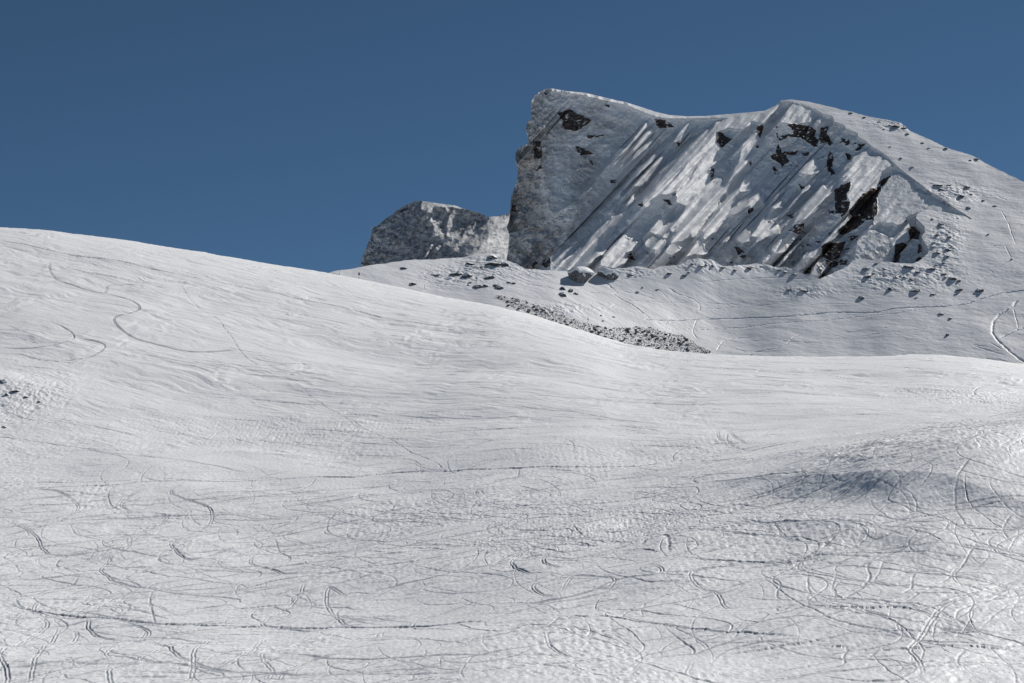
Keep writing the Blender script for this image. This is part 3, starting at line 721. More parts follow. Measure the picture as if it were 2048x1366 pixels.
# ------------------------------------------------------------------ the cliff
CX0, CX1, CY0, CY1, RES = 960, 1990, 150, 640, 0.5
cxs = np.arange(CX0, CX1, RES); cys = np.arange(CY0, CY1, RES)
CXX, CYY = np.meshgrid(cxs, cys)
def in_poly(pts, X, Y):
    ins = np.zeros(X.shape, bool)
    n = len(pts)
    for i in range(n):
        x1, y1 = pts[i]; x2, y2 = pts[(i + 1) % n]
        if y1 == y2: continue
        c = ((y1 > Y) != (y2 > Y)) & (X < (x2 - x1) * (Y - y1) / (y2 - y1) + x1)
        ins ^= c
    return ins
def paint(G, polys, XX, YY, cxs, cys, mode='set'):
    for (pts, val) in polys:
        p = np.array(pts)
        i0 = max(int((p[:, 0].min() - 8 - cxs[0]) / RES), 0); i1 = min(int((p[:, 0].max() + 8 - cxs[0]) / RES) + 1, len(cxs))
        j0 = max(int((p[:, 1].min() - 8 - cys[0]) / RES), 0); j1 = min(int((p[:, 1].max() + 8 - cys[0]) / RES) + 1, len(cys))
        if i1 <= i0 or j1 <= j0: continue
        m = in_poly(pts, XX[j0:j1, i0:i1], YY[j0:j1, i0:i1])
        sub = G[j0:j1, i0:i1]
        sub[m] = val
def blur(G, n):
    for ax in (0, 1):
        k = n // 2
        P_ = np.pad(G, [(k + 1, k) if a == ax else (0, 0) for a in (0, 1)], mode='edge')
        c = np.cumsum(P_, ax)
        G = (np.take(c, range(n, c.shape[ax]), ax) - np.take(c, range(0, c.shape[ax] - n), ax)) / n
    return G
Q = 6.832
def cp(ox, oy, pts): return [(ox + x / Q, oy + y / Q) for x, y in pts]
c1 = lambda *p: cp(1000, 160, p); c2 = lambda *p: cp(1000, 360, p); c3 = lambda *p: cp(1250, 180, p); c4 = lambda *p: cp(1250, 360, p)
c5 = lambda *p: cp(1500, 180, p); c6 = lambda *p: cp(1500, 360, p); c7 = lambda *p: cp(1700, 240, p); c8 = lambda *p: cp(1700, 380, p)
LEDGES = [   # where the face lies back towards the sun (gentler ramps and ledges); the value is how far it leans back
 (c7((560,760),(700,740),(800,830),(900,960),(1100,1040),(1300,1180),(1300,1250),(1050,1220),(850,1290),(700,1366),(330,1366),(310,1190),(430,950)), .36),
 (c8((330,560),(620,700),(580,850),(560,980),(60,960),(100,700),(200,560)), .22),
 (c3((290,435),(320,480),(200,620),(40,800),(0,830),(0,800),(120,660),(220,530)), .9), (c2((1660,930),(1708,900),(1708,960),(1600,1030),(1560,1030)), .0),
 (c3((370,530),(390,570),(300,640),(210,760),(110,840),(120,790),(200,680),(290,570)), .85),
 (c3((380,670),(385,690),(300,790),(180,890),(80,980),(130,880),(250,760)), .7),
 (c3((410,860),(435,920),(300,1040),(160,1180),(80,1200),(160,1090),(330,950)), .85),
 (c3((505,905),(490,970),(390,1110),(310,1240),(270,1260),(200,1320),(100,1310),(260,1150),(430,960)), .95),
 (c3((660,960),(690,990),(600,1060),(480,1180),(430,1230),(480,1100),(580,1010)), .55),
 (c3((1708,300),(1450,325),(1350,352),(1420,375),(1310,430),(1240,440),(1210,520),(1130,580),(1120,530),(1000,650),(880,760),(760,890),(640,1050),(500,1200),(380,1340),(330,1380),(1310,1380),(1310,1340),(1270,1200),(1160,1260),(1140,1080),(1220,1010),(1250,850),(1310,790),(1250,720),(1260,560),(1400,520),(1590,540),(1708,480)), 1.0),
 (c3((1000,1000),(960,1060),(860,1260),(770,1300),(740,1366),(800,1366),(880,1270),(950,1130)), .2),
 (c3((850,1000),(830,1050),(660,1220),(650,1200)), .3), (c3((1190,780),(1100,890),(1000,940),(1090,850)), .3), (c3((1060,1130),(960,1240),(900,1366),(960,1366),(1020,1240)), .3),
 (c3((880,440),(800,600),(770,700),(740,690),(790,590),(690,720),(665,700),(750,560),(840,470)), .7), (c3((910,590),(900,630),(865,650),(880,610)), .6),
 (c3((1708,660),(1708,960),(1600,1090),(1480,1200),(1390,1300),(1500,1080),(1570,950),(1590,830),(1620,700)), .85),
 (c3((1708,1130),(1640,1200),(1560,1380),(1708,1380)), .6),
 (c4((440,-10),(790,-10),(760,110),(680,150),(560,200),(500,190),(380,250),(330,280),(320,360),(270,380),(250,300),(170,350),(90,400),(40,480),(60,420),(160,310),(260,210),(350,110)), 1.0),
 (c4((860,-10),(1310,-10),(1310,80),(1380,80),(1390,150),(1280,260),(1290,380),(1200,440),(1100,540),(1050,620),(980,700),(940,790),(910,770),(890,700),(850,800),(740,840),(620,860),(640,780),(720,700),(640,700),(600,640),(740,520),(830,380),(840,350),(780,330),(710,300),(700,170),(760,120),(800,60)), .9),
 (c4((1000,180),(930,270),(830,330),(870,270),(960,200)), .2), (c4((660,640),(720,620),(680,700)), .2),
 (c4((1420,-10),(1440,20),(1380,90),(1400,240),(1440,220),(1500,160),(1560,120),(1620,0),(1650,60),(1590,160),(1500,220),(1450,330),(1400,470),(1340,560),(1240,710),(1180,740),(1070,830),(1080,730),(1030,690),(1160,560),(1290,420),(1290,380),(1400,250)), .9),
 (c4((100,225),(105,300),(20,360),(0,350),(60,280)), .8), (c4((480,520),(510,640),(580,640),(590,730),(560,790),(490,760),(400,730),(330,700),(390,630)), .9),
 (c4((390,765),(430,820),(400,850),(520,790),(540,860),(540,940),(430,1020),(400,1010),(420,960),(280,900),(290,840)), .8),
 (c4((680,860),(720,910),(750,950),(650,1020),(560,990),(560,950),(610,890)), .95), (c4((990,820),(1030,880),(1060,870),(1090,960),(1130,970),(1110,1010),(960,1010),(830,1050),(900,950),(950,900)), .95),
 (c4((1630,700),(1700,710),(1700,830),(1600,860),(1510,810)), .9), (c4((1425,775),(1430,800),(1330,870),(1310,860)), .8),
 (c4((0,790),(130,820),(150,880),(110,950),(0,990)), .8), (c4((0,1060),(30,1100),(0,1140)), .7), (c4((1708,190),(1650,230),(1560,300),(1460,400),(1420,480),(1520,460),(1600,410),(1708,340)), .65),
 (c2((1640,460),(1660,520),(1640,580),(1500,680),(1380,740),(1330,850),(1420,900),(1440,960),(1420,1010),(1300,1060),(1250,1130),(1100,1170),(1000,1200),(880,1250),(800,1300),(690,1250),(680,1070),(760,1000),(880,930),(890,1010),(990,960),(1000,1020),(1090,970),(1200,850),(1250,770),(1380,660)), .9),
 (c2((1500,640),(1600,600),(1560,700),(1480,820),(1440,900),(1350,860),(1330,780)), .25),
 (c2((1708,750),(1640,800),(1530,900),(1440,1000),(1370,1130),(1380,1160),(1560,1200),(1708,1130)), .9),
 (c1((600,590),(630,680),(645,780),(570,770),(550,700),(480,700),(520,640)), .1), (c1((440,920),(440,1060),(370,1040),(290,1100),(310,1030)), .1), (c1((560,340),(620,290),(630,340),(570,380)), .1),
 (c1((820,340),(880,290),(900,370),(850,360)), .1), (c1((460,1110),(470,1130),(430,1130)), .1),
 (c1((1660,920),(1708,940),(1708,980),(1640,1040),(1560,1030)), .8),
 (c5((0,285),(200,275),(340,195),(430,130),(440,180),(330,300),(240,390),(190,470),(110,440),(0,420)), .95),
 (c5((600,160),(880,255),(840,430),(720,450),(600,470),(400,440),(350,480),(480,310)), .8),
 (c5((890,260),(850,330),(800,420),(740,440),(820,280)), .3), (c5((740,350),(690,440),(640,470),(560,480),(640,370)), .35), (c5((640,200),(560,330),(520,400),(560,400),(620,300),(680,220)), .5),
 (c5((1010,360),(980,450),(900,440),(960,340)), .5), (c5((1150,450),(1110,560),(1050,600),(1060,540)), .5),
 (c5((885,915),(930,1040),(860,1110),(960,1080),(940,1120),(830,1160),(700,1140),(660,1130),(760,1010)), .8),
 (c5((1708,980),(1640,980),(1560,880),(1450,900),(1400,970),(1280,1060),(1270,1090),(1360,1080),(1230,1200),(1340,1170),(1250,1250),(1380,1240),(1390,1380),(1708,1380)), .8),
 (c5((780,1366),(810,1280),(825,1310)), .8), (c5((110,600),(90,700),(0,780),(0,600)), .7),
 (c6((130,160),(140,240),(90,310),(20,380),(0,370),(0,220)), .85), (c6((180,190),(200,300),(170,330),(150,240)), .75), (c6((420,280),(440,370),(300,390),(290,370)), .9), (c6((360,200),(390,230),(370,270),(310,260)), .6),
 (c6((200,490),(250,560),(380,650),(400,730),(380,720),(230,770),(80,870),(110,780),(10,770),(90,670),(140,580)), .8), (c6((400,830),(500,900),(490,970),(400,1000),(340,990),(280,950),(330,890)), .8),
 (c6((255,1020),(270,1090),(160,1090)), .8), (c6((495,1035),(490,1080),(420,1120)), .8),
 (c6((820,80),(810,120),(700,190),(560,370),(500,450),(490,440),(600,280),(680,200),(740,110)), .8),
 (c6((990,70),(1030,150),(1115,100),(1100,190),(960,320),(900,390),(870,450),(760,530),(640,570),(590,590),(660,470),(700,390),(800,280),(920,160)), .9),
 (c6((1400,0),(1708,0),(1708,90),(1600,180),(1560,220),(1480,300),(1400,400),(1340,440),(1380,300),(1340,250),(1340,180),(1380,60)), .8),
 (c6((1370,470),(1360,540),(1200,700),(1160,800),(960,900),(1080,770),(1240,610)), .9), (c6((890,915),(900,950),(950,940),(960,1020),(880,1060),(780,1060),(700,1090),(740,1030),(820,980)), .7), (c6((910,1130),(960,1250),(970,1300),(830,1290)), .6),
 (c7((60,500),(110,500),(160,450),(220,410),(240,500),(400,510),(430,540),(540,520),(550,620),(440,700),(390,800),(370,880),(200,1000),(150,1060),(0,1240),(0,600)), .72), (c7((280,580),(280,680),(200,760),(0,800),(0,680),(100,620)), .95),
 (c8((500,240),(560,310),(640,390),(750,380),(740,440),(640,470),(560,440),(400,440),(250,530),(300,430),(340,380),(440,300)), .55), (c8((860,390),(800,470),(780,560),(800,680),(760,700),(600,750),(590,710),(700,570)), .7),
]
ROCKS = [   # bare rock (1 = solid, less = broken up by snow)
 (c1((760,450),(960,400),(1060,460),(1270,550),(1130,650),(1060,700),(830,670),(860,560)), .86), (c1((450,820),(560,840),(580,1060),(470,1090)), .86), (c1((1020,900),(1100,1040),(1290,1010),(1180,950)), .86), (c1((1180,750),(1450,755),(1300,790),(1200,805)), .86),
 (c1((590,150),(660,190),(620,220)), .86), (c1((470,1260),(560,1150),(570,1210)), .86), (c1((1200,1100),(1250,1100),(1290,1190)), .86), (c3((400,400),(560,410),(690,510),(440,520)), .86), (c1((1420,340),(1520,340),(1480,390)), .86), (c2((160,340),(220,340),(220,430),(150,420)), .86), (c2((430,1230),(440,1150),(490,1100),(510,1130),(465,1230)), .8), (c2((560,1160),(690,1060),(690,1180),(620,1200)), .86),
 (c2((1500,0),(1590,0),(1570,70),(1510,60)), .86), (c3((690,700),(770,720),(730,780)), .86),
 (c3((1260,560),(1330,590),(1400,640),(1480,660),(1320,800),(1300,760),(1250,720)), .92), (c3((1140,1080),(1220,1060),(1220,1210),(1160,1260)), .66),
 (c4((500,260),(600,270),(650,350),(590,340)), .8), (c4((560,210),(710,170),(700,260),(600,260)), .5), (c4((170,345),(250,290),(245,375)), .8), (c4((1490,900),(1570,930),(1660,1030),(1620,1080),(1550,1050)), .85), (c4((20,1020),(90,990),(150,1110),(60,1080)), .8), (c4((270,950),(340,1020),(300,1020)), .8), (c4((640,1040),(690,1050),(670,1110)), .7), (c4((1160,770),(1220,800),(1190,840)), .7), (c4((1420,1120),(1500,1090),(1530,1180),(1430,1190)), .5), (c4((210,800),(260,850),(230,890)), .7),
 (c4((1270,280),(1330,220),(1290,390)), .6), (c4((1560,130),(1600,120),(1580,180)), .6), (c4((1670,400),(1708,380),(1708,460),(1680,470)), .8),
 (c5((500,470),(600,460),(720,480),(840,500),(900,560),(880,640),(940,680),(920,790),(860,770),(760,700),(680,650),(560,640),(400,690),(390,650),(480,610),(590,600),(560,520)), .9),
 (c5((960,520),(1080,490),(1050,590),(1090,650),(1130,740),(1090,770),(1050,710),(960,740),(940,680)), .88), (c5((80,520),(140,470),(190,500),(180,560),(150,650),(110,640),(120,570)), .82), (c5((340,490),(380,500),(380,620),(400,680),(360,650)), .7),
 (c5((280,900),(350,860),(370,700),(430,830),(520,840),(680,825),(620,890),(520,900),(540,980),(480,1020),(450,1070),(400,1010),(300,940)), .86), (c5((700,860),(810,850),(800,900),(720,910)), .85), (c5((290,1010),(380,1100),(460,1130),(400,1170),(340,1160),(310,1080)), .6), (c5((540,960),(680,1000),(620,1070),(500,1030)), .5),
 (c5((1050,960),(1090,820),(1140,900),(1130,1080),(1170,1150),(1110,1170),(1050,1070)), .86), (c5((1230,640),(1330,680),(1440,670),(1460,740),(1370,740),(1300,760),(1220,720),(1160,790),(1260,690)), .8), (c5((1470,740),(1580,735),(1520,820),(1430,835)), .85), (c5((1280,850),(1390,890),(1370,960),(1330,950),(1310,900)), .84), (c5((70,760),(110,740),(140,800),(90,800)), .75), (c5((230,550),(290,560),(270,590)), .6), (c5((365,420),(420,370),(380,425)), .8), (c5((900,940),(1040,905),(1030,920),(930,955)), .6), (c5((650,1290),(740,1330),(700,1366)), .75), (c5((0,950),(30,1000),(0,1050)), .8), (c5((50,1080),(120,1080),(90,1110)), .6),
 (c6((1300,50),(1380,20),(1370,100),(1330,190),(1330,270),(1240,290),(1160,320),(1150,130)), 1.0), (c6((1160,290),(1380,290),(1360,380),(1330,440),(1250,540),(1240,470),(1160,460),(1150,380)), .9), (c6((1060,400),(1150,420),(1140,470),(1070,470)), .6),
 (c6((1740,90),(1620,140),(1540,240),(1450,380),(1360,480),(1370,540),(1200,680),(1240,760),(1360,720),(1480,640),(1560,560),(1660,520),(1740,460)), 1.0),
 (c6((960,910),(1060,860),(1320,840),(1260,960),(1220,1060),(1130,1100),(990,1060),(980,960)), .97), (c6((1000,1070),(1120,1100),(1230,1130),(1170,1200),(1000,1150)), .75), (c6((550,700),(600,620),(740,590),(740,690),(650,740)), .82), (c6((580,810),(750,800),(640,850)), .66), (c6((930,1210),(1000,1210),(970,1270)), .85), (c6((770,1220),(850,1180),(830,1320),(760,1270)), .75), (c6((1070,720),(1160,680),(1080,770)), .8), (c6((880,840),(1000,810),(940,870)), .75), (c6((780,880),(850,860),(800,930)), .75), (c6((650,50),(760,100),(700,145)), .75), (c6((1290,1090),(1340,1090),(1310,1170),(1210,1160),(1230,1090)), .8), (c6((970,1280),(1040,1290),(990,1340)), .8), (c6((1280,930),(1400,930),(1380,1020),(1290,1000)), .5), (c6((0,390),(60,360),(40,430),(0,460)), .6), (c6((660,860),(760,900),(720,980)), .45), (c6((480,450),(500,440),(620,460),(600,520),(530,530)), .6), (c6((1330,740),(1500,780),(1450,830),(1340,800)), .5),
 (c7((570,750),(520,830),(450,910),(380,880),(420,820)), 1.0), (c7((430,920),(420,960),(330,1110),(240,1270),(60,1390),(0,1390),(0,1240),(110,1120),(200,1010),(300,920)), 1.0), (c7((230,1290),(310,1290),(330,1366),(200,1366)), .8), (c7((560,710),(610,680),(590,720)), .8), (c7((0,270),(60,260),(80,310),(0,340)), .0),
 (c8((430,-10),(300,200),(240,260),(150,300),(130,490),(0,580),(-10,270),(120,120),(200,30)), 1.0), (c8((130,430),(310,270),(345,290),(310,370),(230,410),(130,500)), .85), (c8((300,430),(330,430),(320,490)), .9), (c8((790,510),(870,490),(960,580),(940,680),(810,660)), 1.0), (c8((950,440),(1050,520),(970,590)), .9), (c8((610,750),(720,710),(780,760),(700,860),(660,990),(590,1010),(610,850)), 1.0), (c8((940,740),(1010,760),(980,850),(910,880)), .8), (c8((1030,840),(1090,830),(1080,900),(1030,910)), .8), (c8((880,970),(960,900),(1000,950),(930,1000)), .9), (c8((0,640),(160,620),(100,690),(0,690)), .7), (c8((0,790),(40,800),(0,880)), .6), (c8((740,420),(790,400),(760,440)), .8),
]
wx = 1.6 * fbm(CXX / 9, CYY / 9, 91, 3); wy = 1.6 * fbm(CXX / 9, CYY / 9, 97, 3)
ML = np.zeros(CXX.shape); paint(ML, LEDGES, CXX + wx, CYY + wy, cxs, cys)
RK = np.zeros(CXX.shape); paint(RK, ROCKS, CXX + wx, CYY + wy, cxs, cys)
FACE_TOP = [(1082, 182), (1096.6, 176.4), (1105, 177), (1132, 182), (1170, 185.6), (1205, 194), (1234, 201), (1250, 204), (1279, 213), (1308.6, 223), (1338, 230), (1374, 232.7), (1411, 232), (1447.6, 229), (1500, 224.6), (1529, 221.7), (1550, 211.5), (1563, 199.8)]
ft = np.interp(cxs, *np.array(FACE_TOP, float).T)
band = np.interp(cxs, [1098, 1104, 1135, 1205, 1250, 1279, 1308, 1338, 1374, 1411, 1440, 1500, 1540, 1563], [0, 5, 4, 6, 5, 8, 10, 7, 4, 4, 6, 14, 10, 3])
ML[(CYY < (ft + band)[None]) & (CXX > 1100) & (CXX < 1563)] = 1.0
ed = np.interp(cxs, *np.array(EDGE, float).T)
ML[(CYY < (ed + 9)[None]) & (CXX > 1690) & (CXX < 1943)] = 0.0
ML = blur(ML, 3)
spots = sstep(0.62, 0.8, fbm(CXX / 15, CYY / 8, 107, 3)) * (ML < 0.1) * sstep(1240, 1300, CXX) * sstep(380, 470, CYY + 0.35 * (CXX - 1500) * (CXX < 1750))
RK = np.maximum(RK, 0.62 * spots)
RK = np.where(RK > 0.05, RK + 0.28 * fbm(CXX / 11, CYY / 6, 105, 3), 0)
RK = np.where(RK > 0.05, RK - 0.34 * sstep(0.75, 1.15, ridged(CXX / 22, (CYY + 0.25 * CXX) / 6.5, 143, 2)), 0)
RKb = blur(np.clip(RK, 0, 1.05), 3)
FACE = tps([
 (1040, 545, 1012), (1130, 548, 1000), (1250, 548, 990), (1400, 548, 974), (1600, 560, 955), (1750, 540, 943), (1840, 520, 930), (1943, 437, 954), (1900, 600, 912), (1010, 600, 1005),
 (1082, 182, 1062), (1170, 186, 1064), (1250, 204, 1067), (1338, 230, 1067), (1447, 229, 1070), (1563, 200, 1067), plane_pt(1629, 217, 1), plane_pt(1700, 262, 1), plane_pt(1760, 310, 1), plane_pt(1820, 355, 1), plane_pt(1880, 400, 1),
 (1035, 350, 1042), (1020, 450, 1028), (1100, 350, 1030), (1200, 380, 1022), (1300, 400, 1022), (1450, 400, 1009), (1600, 400, 988), (1720, 420, 980), (1200, 260, 1050), (1400, 310, 1048), (1550, 300, 1028),
])
YF = FACE(CXX[::4, ::4], CYY[::4, ::4])
YF = np.repeat(np.repeat(YF, 4, 0), 4, 1)[:CXX.shape[0], :CXX.shape[1]]
YF = blur(YF, 9)
# direction the light travels across the face, in the picture plane: right-up to left-down
def light_path(px, py):
    """columns moved per row, and how fast the light comes forward per metre travelled, seen along the ray of a point"""
    a, e = ray(px, py)
    dx, dz = SV[0] - a * SV[1], SV[2] - e * SV[1]
    return dx / dz, SV[1] / np.hypot(dx, dz)
kx = float(light_path(1400, 380)[0])
mpp = RES * 1020 / FPX
ds = mpp * math.hypot(kx, 1)
def relief(Yb, Yedge, top, lit, px, py, sc, rgh, gain=0.82, dmax=6.5):
    """depth of a face built of leaning ledges and the hollows under them. Ledges lean back past the sun's grazing
    line, hollows fall behind it and come back to it where the next ledge starts (all real relief, lit by the real sun)."""
    n0, n1 = Yb.shape
    ci = np.arange(n1, dtype=float)
    st = sc * math.hypot(kx, 1)
    rr = light_path(px, py)[1]
    on = lit > 0.12
    T = np.full((n0, n1), 900.0)
    for j in range(n0 - 2, -1, -1):
        T[j] = np.where(on[j], 0, np.interp(ci - kx, ci, T[j + 1], left=900) + st)
    Rl = -Yedge.copy(); fr = np.zeros(n1)
    out = np.zeros((n0, n1))
    for j in range(n0):
        inside = py[j] > top
        Rs = np.interp(ci + kx, ci, Rl); fs = np.interp(ci + kx, ci, fr)
        Rn = Rs + (rr[j] + gain * lit[j]) * st
        for _ in range(2):
            Rn[1:-1] += np.where(on[j], 0.12, 0.45)[1:-1] * (Rn[2:] + Rn[:-2] - 2 * Rn[1:-1])
        fr = np.where(on[j], 0, fs + st)
        Rl = np.where(inside, Rn, -Yedge); fr = np.where(inside, fr, 0)
        lim = np.where(T[j] > 300, np.clip(Rl + Yb[j], 1.5, 60), dmax)
        a_ = 0.34 * fr; b_ = 0.22 * T[j]
        dip = lim * (1 - np.exp(-np.minimum(a_, b_) / lim))
        out[j] = Rl - np.where(inside, dip * rgh[j], 0)
    return -out
tower = (1 - sstep(1180, 1270, CXX + 0.35 * (CYY - 300)))
top_c = np.where(cxs < 1563, np.interp(cxs, *np.array([(1010, 560), (1020, 440), (1035, 330), (1062, 220)] + FACE_TOP, float).T), ed)
Yed = FACE(cxs, top_c)
tl = ML * (1 + 0.22 * fbm((CXX + CYY) / 7, (CXX - CYY) / 40, 101, 3) + 0.55 * fbm(CXX / 17, CYY / 13, 103, 4))
YN_ = relief(YF, Yed, top_c, np.clip(tl, 0, 1.3), CXX, CYY, mpp, 1 + 0.5 * np.clip(ridged((CXX + 0.5 * CYY) / 44, CYY / 30, 109, 5), -1.3, 1.3))
qf = YF - YN_
print('cliff relief', qf.min(), qf.max())
# rock: proud of the snow, broken and ledged
rough = np.clip(RKb * 1.2, 0, 1)
qf = qf + rough * (0.7 * ridged(CXX / 13, CYY / 9, 111, 3) + 0.3 * ridged(CXX / 4, CYY / 4, 117, 2))
qf = qf + tower * (0.9 * ridged(CXX / 40, CYY / 30, 121, 3) + 0.07 * ridged(CXX / 9, CYY / 7, 127, 3) + 0.5 * fbm((CXX + 0.25 * CYY) / 16, CYY / 110, 129, 3))
qf = qf + (1 - sstep(1075, 1125, CXX + 0.2 * (CYY - 300))) * (1.5 * ridged(CXX / 22, CYY / 26, 153, 4))
low = sstep(420, 520, CYY) * (1 - tower)
qf = qf + low * (1 - 0.8 * ML) * 0.6 * ridged(CXX / 24, CYY / 18, 131, 3)
shd = np.clip(1 - 2.5 * blur((ML > 0.1).astype(float), 15), 0, 1)
qf = qf - shd * (1 - 0.6 * tower) * 0.75 * (1 + np.clip(ridged((CXX - 0.3 * CYY) / 36, CYY / 26, 149, 5), -1.2, 1.2))
qf = qf + 0.22 * (1 - tower) * sstep(240, 300, CYY + 0 * CXX) * ridged((CXX + 0.4 * CYY) / 21, CYY / 15, 137, 3) * (1 - 0.35 * ML)
qf = qf + 0.16 * (1 - tower) * fbm((CXX + CYY) / 9, (CXX - CYY) / 60, 135, 3) + 0.05 * fbm(CXX / 4, CYY / 4, 139, 2)
rime = np.clip(tower * (0.24 + 0.45 * (1 - sstep(1060, 1130, CXX)) + 0.45 * fbm(CXX / 70, CYY / 45, 141, 3) + 0.22 * ridged(CXX / 90, (CYY + 0.12 * CXX) / 16, 145, 2)) + low * 0.5 * (0.4 + fbm(CXX / 40, CYY / 30, 147, 3)) + 0.15, 0, 1) * (1 - 0.8 * ML)

def samp(G, px, py):
    c = np.clip((px - CX0) / RES, 0, G.shape[1] - 1.001); r = np.clip((py - CY0) / RES, 0, G.shape[0] - 1.001)
    return bil(G, c, r)
FLEFT = [(1082, 182), (1070, 191), (1063, 202), (1062, 221), (1064, 238), (1055, 243), (1052, 259), (1056, 271), (1056, 287), (1039, 295), (1031, 306), (1031, 321), (1036, 336), (1035, 360), (1032, 367), (1022, 396), (1020, 418), (1018, 442), (1013, 454), (1019, 468), (1016, 500), (1013, 521), (1010, 600)]
NU, NV = 1500, 760
T = resample(FACE_TOP + EDGE[1:], NU); Bo = resample([(1010, 600), (1900, 600)], NU)
Le = resample(FLEFT, NV); Ri = resample([(1943, 437), (1900, 600)], NV)
u = np.linspace(0, 1, NU)[None, :, None]; v = np.linspace(0, 1, NV)[:, None, None]
G = (1 - v) * T[None] + v * Bo[None] + (1 - u) * Le[:, None] + u * Ri[:, None] - ((1 - u) * (1 - v) * T[0] + u * (1 - v) * T[-1] + (1 - u) * v * Bo[0] + u * v * Bo[-1])
GX, GY = G[..., 0], G[..., 1]
YY = FACE(GX, GY) - samp(qf, GX, GY)
# top rows meet the flank's edge
wtop = (1 - np.linspace(0, 1, NV)[:, None] / 0.012).clip(0, 1) * (GX > 1560)
YY = np.maximum(YY, 912.0 + 0.0 * YY)
YY = YY * (1 - wtop) + (HILL(GX, GY) - 0.4) * wtop
PFc = at(GX, GY, YY)
# the far side: over the top, and round the left-hand end
rk_ = samp(RKb, GX, GY); rm_ = samp(rime, GX, GY)
rowsT = []
for d, dz in [(60, -45), (25, -14), (8, -2.0), (2.5, 0.15)]:
    q = PFc[0].copy(); q[:, 1] += d; q[:, 0] *= 1 + d / 1000; q[:, 2] += np.where(T[:, 0] > 1566, dz - 0.6 - d * 0.5, dz); rowsT.append(q)
PFc = np.concatenate([np.array(rowsT), PFc])
rk_ = np.concatenate([np.zeros((4, NU)), rk_]); rm_ = np.concatenate([np.zeros((4, NU)), rm_])
cols = []
for d, dx in [(90, 40), (45, 16), (20, 5), (8, 1.0), (3, 0.15)]:
    q = PFc[:, 0].copy(); q[:, 1] += d; q[:, 0] += dx + q[:, 0] * d / 1030; q[:, 2] += 0; q[:, 2] -= np.linspace(0.25, 0, len(q)) * d; cols.append(q)
PFc = np.concatenate([np.stack(cols, 1), PFc], 1)
rk_ = np.concatenate([np.repeat(rk_[:, :1], 5, 1), rk_], 1); rm_ = np.concatenate([np.repeat(rm_[:, :1], 5, 1), rm_], 1)
cliff = grid_mesh('mountain', PFc[:, ::-1], [M_CLIFF], attrs={'rock': rk_[:, ::-1], 'rime': rm_[:, ::-1]})
tag(cliff, 'steep snow plastered cliff with dark rock bands and a corniced crest', 'mountain', kind='structure')

# ------------------------------------------------------------------ the lower rocky peak behind, left of the cliff
W = 4.452
rp = lambda *p: [(640 + x / W, 380 + y / W) for x, y in p]
REAR_SKY = [(715, 570), (719, 545), (720, 537), (723, 519), (730, 501), (739, 479), (743, 470), (744, 456), (757, 450), (766, 441), (784, 429), (799.5, 416), (831, 401.5), (847, 402.5), (865, 405), (887, 408), (909.5, 411), (936.5, 420), (954, 424), (977, 434), (990, 433), (1008, 430), (1020, 425), (1060, 405), (1105, 402), (1160, 450), (1180, 470)]
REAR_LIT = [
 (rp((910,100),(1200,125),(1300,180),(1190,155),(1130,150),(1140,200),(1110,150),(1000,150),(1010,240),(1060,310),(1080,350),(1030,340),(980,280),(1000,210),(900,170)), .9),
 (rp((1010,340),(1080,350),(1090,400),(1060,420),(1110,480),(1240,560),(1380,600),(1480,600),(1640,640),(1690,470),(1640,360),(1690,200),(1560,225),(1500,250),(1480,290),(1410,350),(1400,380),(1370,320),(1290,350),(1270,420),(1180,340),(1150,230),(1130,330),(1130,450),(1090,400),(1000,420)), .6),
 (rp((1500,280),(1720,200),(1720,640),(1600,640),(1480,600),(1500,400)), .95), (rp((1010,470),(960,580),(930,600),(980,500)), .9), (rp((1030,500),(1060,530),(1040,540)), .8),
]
rxs = np.arange(700, 1190, RES); rys = np.arange(390, 600, RES)
RXX, RYY = np.meshgrid(rxs, rys)
rwx = 1.3 * fbm(RXX / 8, RYY / 8, 151, 3); rwy = 1.3 * fbm(RXX / 8, RYY / 8, 157, 3)
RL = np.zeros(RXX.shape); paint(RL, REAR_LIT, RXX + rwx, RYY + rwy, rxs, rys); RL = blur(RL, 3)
REARF = tps([(715, 560, 1300), (745, 470, 1306), (831, 402, 1318), (909, 411, 1322), (977, 434, 1326), (1060, 405, 1346), (760, 540, 1290), (850, 530, 1286), (930, 530, 1292), (1000, 530, 1300), (1060, 540, 1306), (1170, 540, 1325), (1110, 405, 1352), (850, 460, 1302), (940, 480, 1308)])
YR = REARF(RXX, RYY)
top_r = np.interp(rxs, *np.array(REAR_SKY, float).T)
rq = YR - relief(YR, REARF(rxs, top_r), top_r, RL, RXX, RYY, mpp * 1.3, 1 + 0.3 * np.clip(ridged(RXX / 22, RYY / 15, 113, 4), -1.2, 1.2))
rq = blur(rq, 3) + 1.5 * ridged((RXX + 0.5 * RYY) / 46, RYY / 34, 161, 3) + 0.16 * ridged(RXX / 7, RYY / 6, 167, 3)
rpx = np.concatenate([np.linspace(715, 760, 160)[:-1], np.linspace(760, 1170, 560)])
rtop = np.interp(rpx, *np.array(REAR_SKY, float).T) + 0.8 * fbm(rpx / 9, rpx * 0, 171, 3)
vr = np.linspace(0, 1, 260)[:, None]
RPX = np.repeat(rpx[None], 260, 0); RPY = 580 + (rtop[None] - 580) * vr
cq = np.clip((RPX - 700) / RES, 0, rq.shape[1] - 1.001); rrw = np.clip((RPY - 390) / RES, 0, rq.shape[0] - 1.001)
RYd = REARF(RPX, RPY) - bil(rq, cq, rrw)
PR = at(RPX, RPY, RYd)
lit_r = bil(RL, cq, rrw)
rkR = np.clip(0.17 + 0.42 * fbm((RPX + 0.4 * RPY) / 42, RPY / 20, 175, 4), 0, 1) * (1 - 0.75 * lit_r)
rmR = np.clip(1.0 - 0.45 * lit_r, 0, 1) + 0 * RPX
ext = []
